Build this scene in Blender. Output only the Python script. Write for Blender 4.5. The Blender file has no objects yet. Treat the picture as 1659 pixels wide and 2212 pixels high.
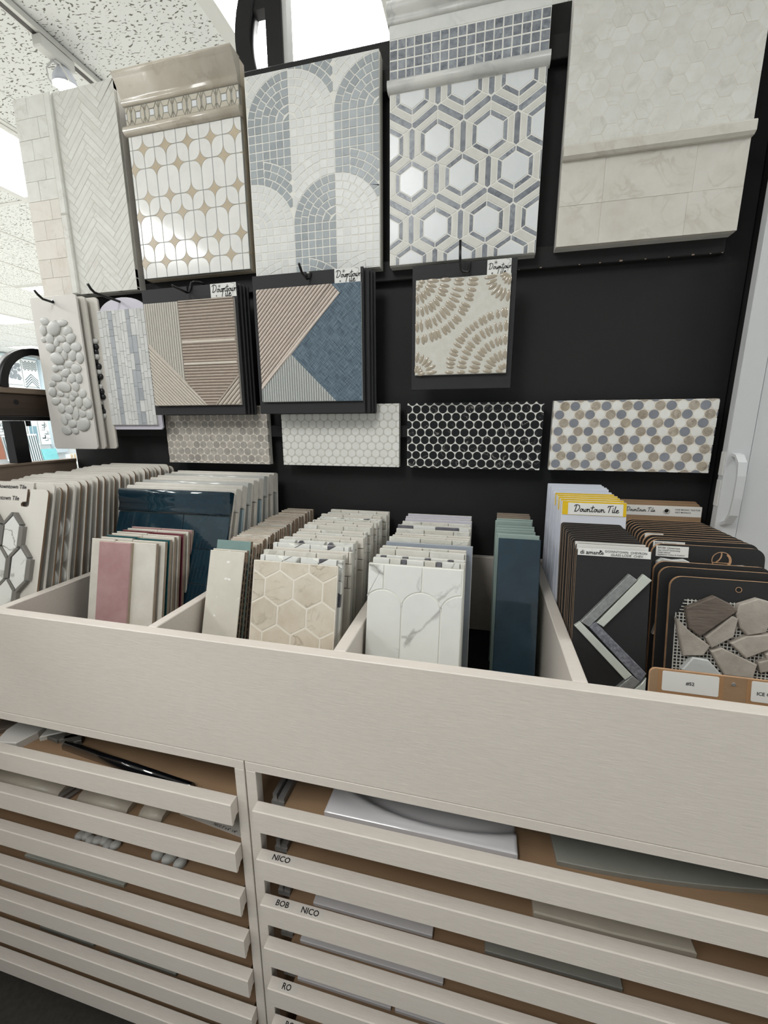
import bpy, math, random
from mathutils import Vector, Matrix
random.seed(7)
PI = math.pi
CZ = 1.35            # eye height of the camera above the shop floor; everything below is measured from the eye
scene = bpy.context.scene
col = scene.collection

# ------------------------------------------------------------------ camera, world, exposure
yaw, pit, rol = 0.23490125, 0.21238718, -0.00339182
fwd = Vector((-math.sin(yaw)*math.cos(pit), math.cos(yaw)*math.cos(pit), -math.sin(pit)))
rt = Vector((math.cos(yaw), math.sin(yaw), 0)); up = rt.cross(fwd)
r2 = rt*math.cos(rol) + up*math.sin(rol); u2 = up*math.cos(rol) - rt*math.sin(rol)
cam_data = bpy.data.cameras.new('camera'); cam = bpy.data.objects.new('camera', cam_data)
cam_data.sensor_fit = 'HORIZONTAL'; cam_data.sensor_width = 36.0
cam_data.lens = 893.79556/1659*36.0
cam_data.clip_start = 0.02
m = Matrix((( r2.x, u2.x, -fwd.x, 0), (r2.y, u2.y, -fwd.y, 0), (r2.z, u2.z, -fwd.z, CZ), (0, 0, 0, 1)))
cam.matrix_world = m
col.objects.link(cam); scene.camera = cam

world = bpy.data.worlds.new('world'); scene.world = world; world.use_nodes = True
bg = world.node_tree.nodes['Background']
bg.inputs[0].default_value = (0.93, 0.97, 1.0, 1); bg.inputs[1].default_value = 0.32   # even ambient fill let in by the open side behind the camera
scene.view_settings.view_transform = 'Standard'
scene.view_settings.look = 'None'
scene.view_settings.gamma = 1.0
scene.view_settings.use_curve_mapping = False
scene.view_settings.exposure = 0.2
LAMP = 14.5          # radiance of the ceiling troffer lenses

# ------------------------------------------------------------------ materials
def lin(c):
    out = []
    for v in c[:3]:
        v = v/255.0
        out.append(v/12.92 if v <= 0.04045 else ((v+0.055)/1.055)**2.4)
    return tuple(out) + (1.0,)
MATS = {}
def mk(name, base, rough=0.5, metal=0.0, rnd=0.0, alt=None, noise=None, vein=None, bump=None, coat=0.0, spec=0.5, stretch=None, speck=None, sss=0):
    """procedural surface: base colour, alternative colour picked per object, cloudy noise, veins, specks and fine relief"""
    if name in MATS: return MATS[name]
    mt = bpy.data.materials.new(name); mt.use_nodes = True; MATS[name] = mt
    nt = mt.node_tree; N = nt.nodes; Lk = nt.links
    b = N['Principled BSDF']
    b.inputs['Roughness'].default_value = rough; b.inputs['Metallic'].default_value = metal
    b.inputs['Specular IOR Level'].default_value = spec
    if coat: b.inputs['Coat Weight'].default_value = coat; b.inputs['Coat Roughness'].default_value = 0.06
    b.inputs['Base Color'].default_value = lin(base)
    if not (rnd or alt or noise or vein or bump or speck): return mt
    tc = N.new('ShaderNodeTexCoord'); oi = N.new('ShaderNodeObjectInfo')
    mu = N.new('ShaderNodeMath'); mu.operation = 'MULTIPLY'; mu.inputs[1].default_value = 37.0
    Lk.new(oi.outputs['Random'], mu.inputs[0])
    va = N.new('ShaderNodeVectorMath'); va.operation = 'ADD'
    Lk.new(tc.outputs['Object'], va.inputs[0]); Lk.new(mu.outputs[0], va.inputs[1])
    vec = va.outputs[0]
    if stretch:
        mp = N.new('ShaderNodeMapping'); mp.inputs['Scale'].default_value = stretch
        Lk.new(vec, mp.inputs[0]); vec = mp.outputs[0]
    cur = None
    def mix(fac, a, bcol, mode='MIX'):
        x = N.new('ShaderNodeMix'); x.data_type = 'RGBA'; x.blend_type = mode
        if isinstance(fac, float): x.inputs[0].default_value = fac
        else: Lk.new(fac, x.inputs[0])
        for sock, v in ((x.inputs[6], a), (x.inputs[7], bcol)):
            if hasattr(v, 'links') or hasattr(v, 'is_linked'): Lk.new(v, sock)
            else: sock.default_value = v
        return x.outputs[2]
    cur = lin(base)
    if alt:
        cr = N.new('ShaderNodeValToRGB'); cr.color_ramp.interpolation = 'LINEAR'
        cols = [base] + list(alt)
        el = cr.color_ramp.elements
        el[0].color = lin(cols[0]); el[1].color = lin(cols[-1])
        for i in range(1, len(cols)-1):
            e = el.new(i/(len(cols)-1)); e.color = lin(cols[i])
        Lk.new(oi.outputs['Random'], cr.inputs[0]); cur = cr.outputs[0]
    if noise:
        sc, col2, amt = noise
        nz = N.new('ShaderNodeTexNoise'); nz.inputs['Scale'].default_value = sc; nz.inputs['Detail'].default_value = 5
        nz.inputs['Roughness'].default_value = 0.6
        Lk.new(vec, nz.inputs['Vector'])
        mr = N.new('ShaderNodeMapRange'); mr.inputs[1].default_value = 0.38; mr.inputs[2].default_value = 0.68
        mr.inputs[4].default_value = amt
        Lk.new(nz.outputs[0], mr.inputs[0]); cur = mix(mr.outputs[0], cur, lin(col2))
    if vein:
        sc, col2, amt, wid = vein
        n1 = N.new('ShaderNodeTexNoise'); n1.inputs['Scale'].default_value = sc; n1.inputs['Detail'].default_value = 6
        n1.inputs['Distortion'].default_value = 1.4
        Lk.new(vec, n1.inputs['Vector'])
        s = N.new('ShaderNodeMath'); s.operation = 'SUBTRACT'; s.inputs[1].default_value = 0.5; Lk.new(n1.outputs[0], s.inputs[0])
        a = N.new('ShaderNodeMath'); a.operation = 'ABSOLUTE'; Lk.new(s.outputs[0], a.inputs[0])
        mr = N.new('ShaderNodeMapRange'); mr.inputs[1].default_value = 0.0; mr.inputs[2].default_value = wid
        mr.inputs[3].default_value = 1.0; mr.inputs[4].default_value = 0.0
        Lk.new(a.outputs[0], mr.inputs[0])
        n2 = N.new('ShaderNodeTexNoise'); n2.inputs['Scale'].default_value = sc*0.8; Lk.new(vec, n2.inputs['Vector'])
        m2 = N.new('ShaderNodeMapRange'); m2.inputs[1].default_value = 0.45; m2.inputs[2].default_value = 0.62; m2.inputs[4].default_value = amt
        Lk.new(n2.outputs[0], m2.inputs[0])
        mm = N.new('ShaderNodeMath'); mm.operation = 'MULTIPLY'; Lk.new(mr.outputs[0], mm.inputs[0]); Lk.new(m2.outputs[0], mm.inputs[1])
        cur = mix(mm.outputs[0], cur, lin(col2))
    if speck:
        sc, col2, lo, hi = speck
        n1 = N.new('ShaderNodeTexNoise'); n1.inputs['Scale'].default_value = sc; n1.inputs['Detail'].default_value = 1
        Lk.new(vec, n1.inputs['Vector'])
        mr = N.new('ShaderNodeMapRange'); mr.inputs[1].default_value = lo; mr.inputs[2].default_value = hi
        Lk.new(n1.outputs[0], mr.inputs[0]); cur = mix(mr.outputs[0], cur, lin(col2))
    if rnd:
        hs = N.new('ShaderNodeHueSaturation')
        mr = N.new('ShaderNodeMapRange'); mr.inputs[3].default_value = 1-rnd; mr.inputs[4].default_value = 1+rnd*0.6
        Lk.new(oi.outputs['Random'], mr.inputs[0]); Lk.new(mr.outputs[0], hs.inputs['Value'])
        if isinstance(cur, tuple): hs.inputs['Color'].default_value = cur
        else: Lk.new(cur, hs.inputs['Color'])
        cur = hs.outputs[0]
    if isinstance(cur, tuple): b.inputs['Base Color'].default_value = cur
    else: Lk.new(cur, b.inputs['Base Color'])
    if bump:
        sc, st = bump
        nz = N.new('ShaderNodeTexNoise'); nz.inputs['Scale'].default_value = sc; nz.inputs['Detail'].default_value = 3
        Lk.new(vec, nz.inputs['Vector'])
        bp = N.new('ShaderNodeBump'); bp.inputs['Strength'].default_value = st; bp.inputs['Distance'].default_value = 0.002
        Lk.new(nz.outputs[0], bp.inputs['Height']); Lk.new(bp.outputs[0], b.inputs['Normal'])
    return mt
def emit(name, colr, strength):
    mt = bpy.data.materials.new(name); mt.use_nodes = True; nt = mt.node_tree
    nt.nodes.remove(nt.nodes['Principled BSDF'])
    e = nt.nodes.new('ShaderNodeEmission'); e.inputs[0].default_value = lin(colr); e.inputs[1].default_value = strength
    nt.links.new(e.outputs[0], nt.nodes['Material Output'].inputs[0]); MATS[name] = mt
    return mt

mk('paint', (216, 208, 199), 0.42, noise=(260, (206, 198, 189), 0.5), bump=(420, 0.12), stretch=(0.15, 1, 1))
mk('paint_edge', (228, 220, 212), 0.4, bump=(300, 0.1))
mk('board_black', (33, 33, 34), 0.6, spec=0.3, noise=(7, (37, 37, 37), 0.6), bump=(250, 0.08))
mk('bare_wood', (150, 132, 116), 0.7)
mk('liner', (34, 33, 37), 0.7)
mk('mdf', (160, 131, 101), 0.65, noise=(14, (144, 114, 86), 0.7), bump=(500, 0.1), stretch=(0.3, 1, 1))
mk('mdf_edge', (200, 160, 122), 0.7, noise=(60, (150, 114, 80), 0.5))
mk('dark_wood', (66, 52, 42), 0.6, noise=(9, (48, 38, 31), 0.8), bump=(60, 0.3), stretch=(6, 0.5, 6))
mk('taupe_wood', (136, 120, 105), 0.65, noise=(6, (120, 104, 90), 0.7), bump=(60, 0.2), stretch=(6, 0.6, 6))
mk('pale_wood', (132, 116, 100), 0.6, noise=(9, (116, 100, 84), 0.7), stretch=(6, 0.5, 6))
mk('iron', (30, 29, 31), 0.35, metal=0.4)
mk('hook_black', (18, 18, 19), 0.28, metal=0.2)
mk('chrome', (205, 205, 202), 0.3, metal=0.6)
mk('steel', (150, 148, 146), 0.4, metal=0.5)
mk('grout_white', (240, 239, 232), 0.85)
mk('grout_beige', (228, 222, 210), 0.85)
mk('grout_pale', (206, 204, 196), 0.85)
mk('grout_gray', (168, 168, 164), 0.85)
mk('backer', (206, 204, 198), 0.7, noise=(40, (190, 188, 182), 0.6))
mk('backer_warm', (214, 202, 180), 0.6, noise=(40, (196, 182, 158), 0.6))
mk('white_marble', (234, 235, 231), 0.32, rnd=0.04, noise=(22, (222, 224, 222), 0.7), vein=(9, (190, 193, 194), 0.6, 0.05))
mk('thassos', (240, 240, 236), 0.12, rnd=0.03, noise=(30, (231, 231, 228), 0.7), coat=0.4)
mk('grey_tess', (172, 179, 182), 0.38, rnd=0.14, noise=(28, (160, 168, 173), 0.8), vein=(22, (140, 150, 158), 0.5, 0.05))
mk('white_tess', (232, 233, 230), 0.38, rnd=0.05, noise=(28, (220, 222, 221), 0.7))
mk('blue_grey', (128, 134, 143), 0.34, rnd=0.22, noise=(60, (172, 176, 181), 0.8), vein=(44, (96, 102, 112), 0.8, 0.07))
mk('warm_white', (220, 219, 212), 0.4, rnd=0.05, noise=(40, (210, 208, 199), 0.7))
mk('hex_white', (232, 235, 236), 0.25, rnd=0.02, noise=(25, (224, 228, 230), 0.6))
mk('rail_marble', (222, 222, 218), 0.3, noise=(16, (200, 200, 198), 0.8), vein=(12, (170, 172, 174), 0.5, 0.05))
mk('cream_field', (226, 226, 220), 0.5, rnd=0.035, noise=(26, (214, 212, 204), 0.8), vein=(16, (192, 186, 176), 0.4, 0.04))
mk('cream_stone', (218, 215, 206), 0.5, rnd=0.03, noise=(18, (204, 198, 187), 0.8), vein=(14, (184, 176, 163), 0.5, 0.05), bump=(140, 0.15))
mk('cream_warm', (226, 221, 211), 0.5, rnd=0.04, noise=(18, (216, 209, 198), 0.7), vein=(14, (200, 188, 174), 0.4, 0.05))
mk('crown_beige', (205, 197, 182), 0.22, noise=(16, (190, 180, 163), 0.8), vein=(12, (168, 156, 138), 0.5, 0.05), coat=0.5)
mk('strip_beige', (205, 199, 184), 0.35, rnd=0.04, noise=(30, (194, 187, 170), 0.7))
mk('diamond_tan', (198, 184, 160), 0.3, rnd=0.08, noise=(40, (184, 168, 142), 0.7))
mk('penny_grey', (170, 166, 159), 0.4, alt=[(188, 182, 174), (196, 188, 178), (160, 154, 148), (206, 200, 190)], noise=(45, (150, 145, 138), 0.7), vein=(60, (130, 124, 118), 0.5, 0.05))
mk('penny_white', (238, 238, 233), 0.3, rnd=0.03, noise=(30, (228, 228, 222), 0.7))
mk('penny_black', (14, 14, 15), 0.2, noise=(25, (24, 24, 26), 0.6), vein=(22, (190, 186, 180), 0.75, 0.012))
mk('penny_slate', (140, 144, 152), 0.3, rnd=0.08, noise=(30, (126, 130, 138), 0.7))
mk('penny_stone', (188, 180, 166), 0.35, alt=[(172, 162, 148), (204, 196, 184), (182, 170, 150)], noise=(55, (150, 138, 120), 0.8), vein=(60, (120, 108, 92), 0.6, 0.06))
mk('rib_pale', (212, 208, 199), 0.55, noise=(140, (198, 193, 184), 0.6), bump=(500, 0.2))
mk('rib_taupe', (188, 175, 162), 0.55, noise=(140, (172, 158, 145), 0.7), bump=(500, 0.25))
mk('rib_sand', (216, 208, 196), 0.55, noise=(140, (203, 194, 181), 0.6), bump=(500, 0.2))
mk('rib_pink', (222, 210, 200), 0.55, noise=(140, (206, 194, 183), 0.7), bump=(500, 0.2))
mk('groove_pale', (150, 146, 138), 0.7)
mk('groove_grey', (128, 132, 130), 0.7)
mk('sheet_dark', (58, 55, 50), 0.95, noise=(90, (46, 44, 40), 0.8))
mk('rib_grey', (190, 194, 192), 0.6, noise=(220, (206, 208, 204), 0.8), bump=(600, 0.4))
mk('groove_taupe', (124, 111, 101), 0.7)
mk('petal_base', (216, 215, 207), 0.3, noise=(60, (204, 200, 188), 0.6), bump=(200, 0.15))
mk('petal', (174, 163, 145), 0.1, rnd=0.04, coat=0.8)
mk('hang_card', (46, 46, 48), 0.6, spec=0.3, bump=(300, 0.05))
mk('white_card', (222, 219, 213), 0.5, noise=(8, (214, 211, 205), 0.5))
mk('card_board', (214, 210, 202), 0.5, noise=(12, (205, 200, 191), 0.5))
mk('lavender_card', (208, 205, 216), 0.45)
mk('pale_plastic', (214, 218, 228), 0.35)
mk('brown_edge', (124, 102, 80), 0.8)
mk('pebble_white', (206, 206, 201), 0.42, rnd=0.06, noise=(40, (192, 193, 190), 0.8), vein=(36, (160, 164, 164), 0.5, 0.07), stretch=(1, 2.5, 1))
mk('pebble_black', (26, 27, 29), 0.3)
mk('grey_linear', (180, 184, 188), 0.3, rnd=0.12, noise=(30, (165, 169, 175), 0.7))
mk('white_linear', (224, 225, 223), 0.22, rnd=0.08, noise=(24, (208, 208, 206), 0.7))
mk('label_white', (230, 230, 226), 0.5)
mk('label_clear', (212, 206, 198), 0.35)
mk('ink', (24, 24, 28), 0.6)
mk('ink_soft', (96, 94, 96), 0.6)
mk('ink_grey', (150, 146, 140), 0.6)
mk('yellow', (228, 190, 22), 0.45, noise=(40, (214, 174, 14), 0.6))
mk('black_card', (30, 30, 31), 0.6, bump=(300, 0.06))
mk('glaze_pink', (180, 146, 145), 0.12, noise=(26, (168, 130, 131), 0.8), bump=(40, 0.25), coat=0.7)
mk('glaze_white', (222, 218, 208), 0.12, rnd=0.05, noise=(26, (210, 205, 194), 0.8), bump=(40, 0.25), coat=0.7)
mk('glaze_teal', (10, 78, 84), 0.12, noise=(26, (14, 92, 98), 0.7), coat=0.7)
mk('glaze_burgundy', (110, 50, 62), 0.12, coat=0.7)
mk('glaze_navy', (17, 42, 55), 0.1, noise=(18, (25, 56, 69), 0.8), bump=(30, 0.3), coat=0.8)
mk('glaze_bluepale', (150, 172, 180), 0.14, coat=0.6)
mk('glaze_grey', (186, 188, 184), 0.2, rnd=0.06, coat=0.4)
mk('bisque', (176, 160, 142), 0.85, noise=(60, (160, 144, 126), 0.6))
mk('bisque_pale', (206, 202, 194), 0.8, noise=(60, (194, 190, 182), 0.5))
mk('chip_cream', (218, 214, 202), 0.45, noise=(30, (208, 203, 190), 0.7), speck=(90, (244, 242, 236), 0.72, 0.76))
mk('chip_mix', (210, 202, 188), 0.5, alt=[(188, 176, 162), (218, 212, 200), (170, 174, 168), (204, 186, 172), (224, 218, 206), (160, 158, 152)], noise=(60, (170, 160, 146), 0.6))
mk('chip_sea', (132, 158, 154), 0.12, noise=(26, (116, 144, 142), 0.7), coat=0.7)
mk('chip_yellow', (222, 216, 120), 0.3)
mk('chip_side', (150, 128, 106), 0.85, noise=(120, (96, 76, 58), 0.8), stretch=(1, 3, 1))
mk('hex_cream', (214, 205, 189), 0.4, rnd=0.05, noise=(24, (198, 186, 166), 0.85), vein=(20, (158, 146, 128), 0.7, 0.045))
mk('calacatta', (234, 235, 230), 0.25, rnd=0.02, noise=(9, (222, 224, 220), 0.7), vein=(8, (120, 117, 110), 0.95, 0.030))
mk('marble_mix', (228, 228, 220), 0.35, alt=[(216, 214, 202), (234, 234, 230), (222, 218, 206)], noise=(30, (206, 203, 192), 0.7), vein=(22, (170, 166, 156), 0.6, 0.05))
mk('marble_dark', (92, 92, 100), 0.3, rnd=0.2, noise=(40, (140, 140, 146), 0.7))
mk('slab_bluegrey', (160, 168, 178), 0.4, noise=(20, (146, 154, 164), 0.6))
mk('glass_green', (150, 168, 162), 0.08, rnd=0.08, coat=0.9)
mk('glass_navy', (26, 50, 63), 0.08, noise=(14, (40, 68, 83), 0.7), coat=0.9)
mk('glass_brown', (140, 126, 112), 0.2, coat=0.5)
mk('strip_silver', (156, 158, 156), 0.2, metal=0.3, noise=(180, (128, 130, 130), 0.8), coat=0.6)
mk('strip_pearl', (200, 204, 194), 0.12, noise=(14, (178, 184, 176), 0.7), coat=0.9)
mk('strip_smoke', (96, 98, 106), 0.25, noise=(220, (140, 142, 150), 0.8), coat=0.6)
mk('flagstone', (176, 168, 158), 0.75, rnd=0.06, noise=(30, (150, 142, 132), 0.8), bump=(70, 0.6))
mk('flagstone_dark', (112, 102, 92), 0.75, noise=(16, (84, 74, 66), 0.9), bump=(70, 0.6), stretch=(1, 4, 1))
mk('flagstone_pale', (196, 198, 196), 0.5, bump=(70, 0.3))
mk('mesh_net', (206, 204, 196), 0.7)
mk('tape', (166, 128, 92), 0.3)
mk('door_grey', (204, 206, 207), 0.42, bump=(300, 0.04))
mk('door_side', (150, 152, 150), 0.5)
mk('gap_black', (8, 8, 8), 0.8)
mk('carpet', (214, 212, 206), 0.8, noise=(6, (204, 202, 196), 0.7))
mk('wall_white', (232, 236, 238), 0.7)
mk('wall_blue', (206, 222, 230), 0.7)
mk('metal_white', (226, 226, 222), 0.4)
mk('track_dark', (78, 74, 70), 0.5)
mk('teal_slab', (120, 200, 206), 0.3, noise=(8, (150, 216, 220), 0.6))
mk('far_grey', (140, 148, 154), 0.5, rnd=0.2)
mk('far_white', (236, 240, 240), 0.5)
mk('far_brown', (150, 100, 80), 0.6)
mk('far_beige', (224, 198, 160), 0.5)
mk('far_blue', (128, 162, 176), 0.4)
mk('far_line', (92, 110, 116), 0.6)
mk('fire_red', (120, 60, 50), 0.6)
mk('drawer_beige', (206, 198, 184), 0.35, noise=(20, (192, 184, 168), 0.6))
mk('slab_grey', (150, 150, 142), 0.4, noise=(30, (136, 136, 128), 0.5))
mk('porcelain', (226, 224, 226), 0.08, coat=0.9)
mk('pencil_black', (14, 16, 20), 0.08, coat=0.9)
mk('mosaic_grey', (120, 118, 112), 0.5, rnd=0.15)

def woven(name, c1, c2):
    mt = bpy.data.materials.new(name); mt.use_nodes = True; nt = mt.node_tree; N = nt.nodes; L = nt.links; MATS[name] = mt
    b = N['Principled BSDF']; b.inputs['Roughness'].default_value = 0.6
    tc = N.new('ShaderNodeTexCoord'); fs = []
    for ang in (PI/4, -PI/4):
        m0 = N.new('ShaderNodeMapping'); m0.inputs['Rotation'].default_value = (0, 0, ang); L.new(tc.outputs['Object'], m0.inputs[0])
        mp = N.new('ShaderNodeMapping'); mp.inputs['Scale'].default_value = (40, 620, 1)
        L.new(m0.outputs[0], mp.inputs[0])
        nz = N.new('ShaderNodeTexNoise'); nz.inputs['Scale'].default_value = 1.0; nz.inputs['Detail'].default_value = 2
        L.new(mp.outputs[0], nz.inputs['Vector']); fs.append(nz.outputs[0])
    ad = N.new('ShaderNodeMath'); ad.operation = 'ADD'; L.new(fs[0], ad.inputs[0]); L.new(fs[1], ad.inputs[1])
    mr = N.new('ShaderNodeMapRange'); mr.inputs[1].default_value = 0.75; mr.inputs[2].default_value = 1.3; L.new(ad.outputs[0], mr.inputs[0])
    mx = N.new('ShaderNodeMix'); mx.data_type = 'RGBA'; mx.inputs[6].default_value = lin(c1); mx.inputs[7].default_value = lin(c2)
    L.new(mr.outputs[0], mx.inputs[0]); L.new(mx.outputs[2], b.inputs['Base Color'])
    bp = N.new('ShaderNodeBump'); bp.inputs['Strength'].default_value = 0.5; bp.inputs['Distance'].default_value = 0.001
    L.new(ad.outputs[0], bp.inputs['Height']); L.new(bp.outputs[0], b.inputs['Normal'])
woven('weave_blue', (46, 66, 82), (116, 136, 150))

def acoustic():
    mt = bpy.data.materials.new('acoustic_tile'); mt.use_nodes = True; nt = mt.node_tree; N = nt.nodes; L = nt.links; MATS['acoustic_tile'] = mt
    b = N['Principled BSDF']; b.inputs['Roughness'].default_value = 0.9
    tc = N.new('ShaderNodeTexCoord'); oi = N.new('ShaderNodeObjectInfo')
    mu = N.new('ShaderNodeMath'); mu.operation = 'MULTIPLY'; mu.inputs[1].default_value = 11.0; L.new(oi.outputs['Random'], mu.inputs[0])
    va = N.new('ShaderNodeVectorMath'); va.operation = 'ADD'; L.new(tc.outputs['Object'], va.inputs[0]); L.new(mu.outputs[0], va.inputs[1])
    vo = N.new('ShaderNodeTexNoise'); vo.inputs['Scale'].default_value = 12; L.new(va.outputs[0], vo.inputs['Vector'])
    sc = N.new('ShaderNodeVectorMath'); sc.operation = 'SCALE'; sc.inputs[3].default_value = 0.05; L.new(vo.outputs['Color'], sc.inputs[0])
    v2 = N.new('ShaderNodeVectorMath'); v2.operation = 'ADD'; L.new(va.outputs[0], v2.inputs[0]); L.new(sc.outputs[0], v2.inputs[1])
    mp = N.new('ShaderNodeMapping'); mp.inputs['Scale'].default_value = (62, 150, 1); mp.inputs['Rotation'].default_value = (0, 0, 0.5); L.new(v2.outputs[0], mp.inputs[0])
    nz = N.new('ShaderNodeTexNoise'); nz.inputs['Scale'].default_value = 1.0; nz.inputs['Detail'].default_value = 1.0; L.new(mp.outputs[0], nz.inputs['Vector'])
    mr = N.new('ShaderNodeMapRange'); mr.inputs[1].default_value = 0.60; mr.inputs[2].default_value = 0.66; L.new(nz.outputs[0], mr.inputs[0])
    mx = N.new('ShaderNodeMix'); mx.data_type = 'RGBA'; mx.inputs[6].default_value = lin((238, 240, 238)); mx.inputs[7].default_value = lin((118, 116, 108))
    L.new(mr.outputs[0], mx.inputs[0]); L.new(mx.outputs[2], b.inputs['Base Color'])
acoustic()

def lens_mat():
    mt = bpy.data.materials.new('troffer_lens'); mt.use_nodes = True; nt = mt.node_tree; N = nt.nodes; L = nt.links; MATS['troffer_lens'] = mt
    N.remove(N['Principled BSDF'])
    e = N.new('ShaderNodeEmission'); e.inputs[0].default_value = (1.0, 1.0, 0.985, 1)
    tc = N.new('ShaderNodeTexCoord'); mp = N.new('ShaderNodeMapping'); mp.inputs['Rotation'].default_value = (0, 0, PI/4)
    L.new(tc.outputs['Object'], mp.inputs[0])
    vo = N.new('ShaderNodeTexVoronoi'); vo.inputs['Scale'].default_value = 150; vo.inputs['Randomness'].default_value = 0.0
    L.new(mp.outputs[0], vo.inputs['Vector'])
    mr = N.new('ShaderNodeMapRange'); mr.inputs[1].default_value = 0.18; mr.inputs[2].default_value = 0.30
    mr.inputs[3].default_value = 0.52; mr.inputs[4].default_value = LAMP
    L.new(vo.outputs['Distance'], mr.inputs[0]); L.new(mr.outputs[0], e.inputs[1])
    L.new(e.outputs[0], N['Material Output'].inputs[0])
lens_mat()
emit('bulb_glow', (255, 252, 240), 30.0)

# ------------------------------------------------------------------ mesh helpers
class MB:
    def __init__(s): s.v = []; s.f = []; s.m = []; s.smooth = []
    def face(s, idx, mat=0, sm=False): s.f.append(tuple(idx)); s.m.append(mat); s.smooth.append(sm)
    def box(s, x0, x1, y0, y1, z0, z1, mat=0):
        b = len(s.v)
        s.v += [(x0,y0,z0),(x1,y0,z0),(x1,y1,z0),(x0,y1,z0),(x0,y0,z1),(x1,y0,z1),(x1,y1,z1),(x0,y1,z1)]
        for q in ((0,3,2,1),(4,5,6,7),(0,1,5,4),(1,2,6,5),(2,3,7,6),(3,0,4,7)): s.face([b+i for i in q], mat)
        return s
    def bbox(s, x0, x1, y0, y1, z0, z1, e, mat=0):
        """box with all edges chamfered by e"""
        b = len(s.v); X = (x0, x1); Y = (y0, y1); Z = (z0, z1)
        idx = {}
        for i in (0,1):
            for j in (0,1):
                for k in (0,1):
                    sx, sy, sz = (1,-1)[i]*e, (1,-1)[j]*e, (1,-1)[k]*e
                    for ax, p in enumerate(((X[i], Y[j]+sy, Z[k]+sz), (X[i]+sx, Y[j], Z[k]+sz), (X[i]+sx, Y[j]+sy, Z[k]))):
                        idx[(i,j,k,ax)] = len(s.v); s.v.append(p)
        def q(*ks): s.face([idx[k] for k in ks], mat)
        for i in (0,1):
            o = [(i,0,0,0),(i,1,0,0),(i,1,1,0),(i,0,1,0)]; q(*(o if i else o[::-1]))
            o = [(0,i,0,1),(1,i,0,1),(1,i,1,1),(0,i,1,1)]; q(*(o[::-1] if i else o))
            o = [(0,0,i,2),(1,0,i,2),(1,1,i,2),(0,1,i,2)]; q(*(o if i else o[::-1]))
        for a in (0,1):
            for c in (0,1):
                q((0,a,c,1),(1,a,c,1),(1,a,c,2),(0,a,c,2)); q((a,0,c,0),(a,1,c,0),(a,1,c,2),(a,0,c,2)); q((a,c,0,0),(a,c,1,0),(a,c,1,1),(a,c,0,1))
                for k in (0,1): q((a,c,k,0),(a,c,k,1),(a,c,k,2))
        return s
    def prism(s, poly, z0, z1, bev=0.0, mat=0, side=None, bottom=False, sm=False):
        """poly CCW in local xy, raised along local z, top edge bevelled"""
        side = mat if side is None else side
        n = len(poly); b = len(s.v)
        s.v += [(x, y, z0) for x, y in poly]; s.v += [(x, y, z1-bev) for x, y in poly]
        for i in range(n):
            j = (i+1) % n; s.face((b+i, b+j, b+n+j, b+n+i), side, sm)
        if bev > 0:
            s.v += [(x, y, z1) for x, y in offset(poly, bev)]
            for i in range(n):
                j = (i+1) % n; s.face((b+n+i, b+n+j, b+2*n+j, b+2*n+i), mat)
            s.face([b+2*n+i for i in range(n)], mat)
        else: s.face([b+n+i for i in range(n)], mat)
        if bottom: s.face([b+i for i in range(n)][::-1], side)
        return s
    def extrude(s, prof, x0, x1, mat=0, sm=False):
        """closed profile (y,z) run along x"""
        n = len(prof); b = len(s.v)
        s.v += [(x0, y, z) for y, z in prof] + [(x1, y, z) for y, z in prof]
        for i in range(n):
            j = (i+1) % n; s.face((b+i, b+n+i, b+n+j, b+j), mat, sm)
        s.face([b+i for i in range(n)], mat); s.face([b+n+i for i in range(n)][::-1], mat)
        return s
    def tube(s, path, r, n=8, mat=0, cap=True):
        path = [Vector(p) for p in path]; b = len(s.v); k = len(path); ref = None
        for i, p in enumerate(path):
            t = (path[min(i+1, k-1)] - path[max(i-1, 0)]).normalized()
            if ref is None: ref = t.orthogonal().normalized()
            ref = (ref - t*ref.dot(t)).normalized(); c = t.cross(ref)
            rr = r[i] if isinstance(r, (list, tuple)) else r
            for j in range(n):
                a = 2*PI*j/n; s.v.append(tuple(p + ref*math.cos(a)*rr + c*math.sin(a)*rr))
        for i in range(k-1):
            for j in range(n):
                j2 = (j+1) % n; s.face((b+i*n+j, b+i*n+j2, b+(i+1)*n+j2, b+(i+1)*n+j), mat, True)
        if cap:
            s.face([b+j for j in range(n)][::-1], mat); s.face([b+(k-1)*n+j for j in range(n)], mat)
        return s
    def flat(s, poly, z, mat=0):
        b = len(s.v); s.v += [(x, y, z) for x, y in poly]; s.face(range(b, b+len(poly)), mat); return s
    def ribbon(s, pts, w, z, mat=0):
        for (ax, ay), (bx, by) in zip(pts, pts[1:]):
            dx, dy = bx-ax, by-ay; l = math.hypot(dx, dy)
            if l < 1e-9: continue
            ux, uy = dx/l*w*0.35, dy/l*w*0.35; nx, ny = -dy/l*w/2, dx/l*w/2
            s.flat([(ax-ux-nx, ay-uy-ny), (bx+ux-nx, by+uy-ny), (bx+ux+nx, by+uy+ny), (ax-ux+nx, ay-uy+ny)], z, mat)
        return s
    def mesh(s, name, mats):
        me = bpy.data.meshes.new(name); me.from_pydata(s.v, [], s.f)
        for mname in mats: me.materials.append(MATS[mname])
        if len(mats) > 1: me.polygons.foreach_set('material_index', s.m)
        if any(s.smooth): me.polygons.foreach_set('use_smooth', s.smooth)
        me.update(); return me

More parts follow.
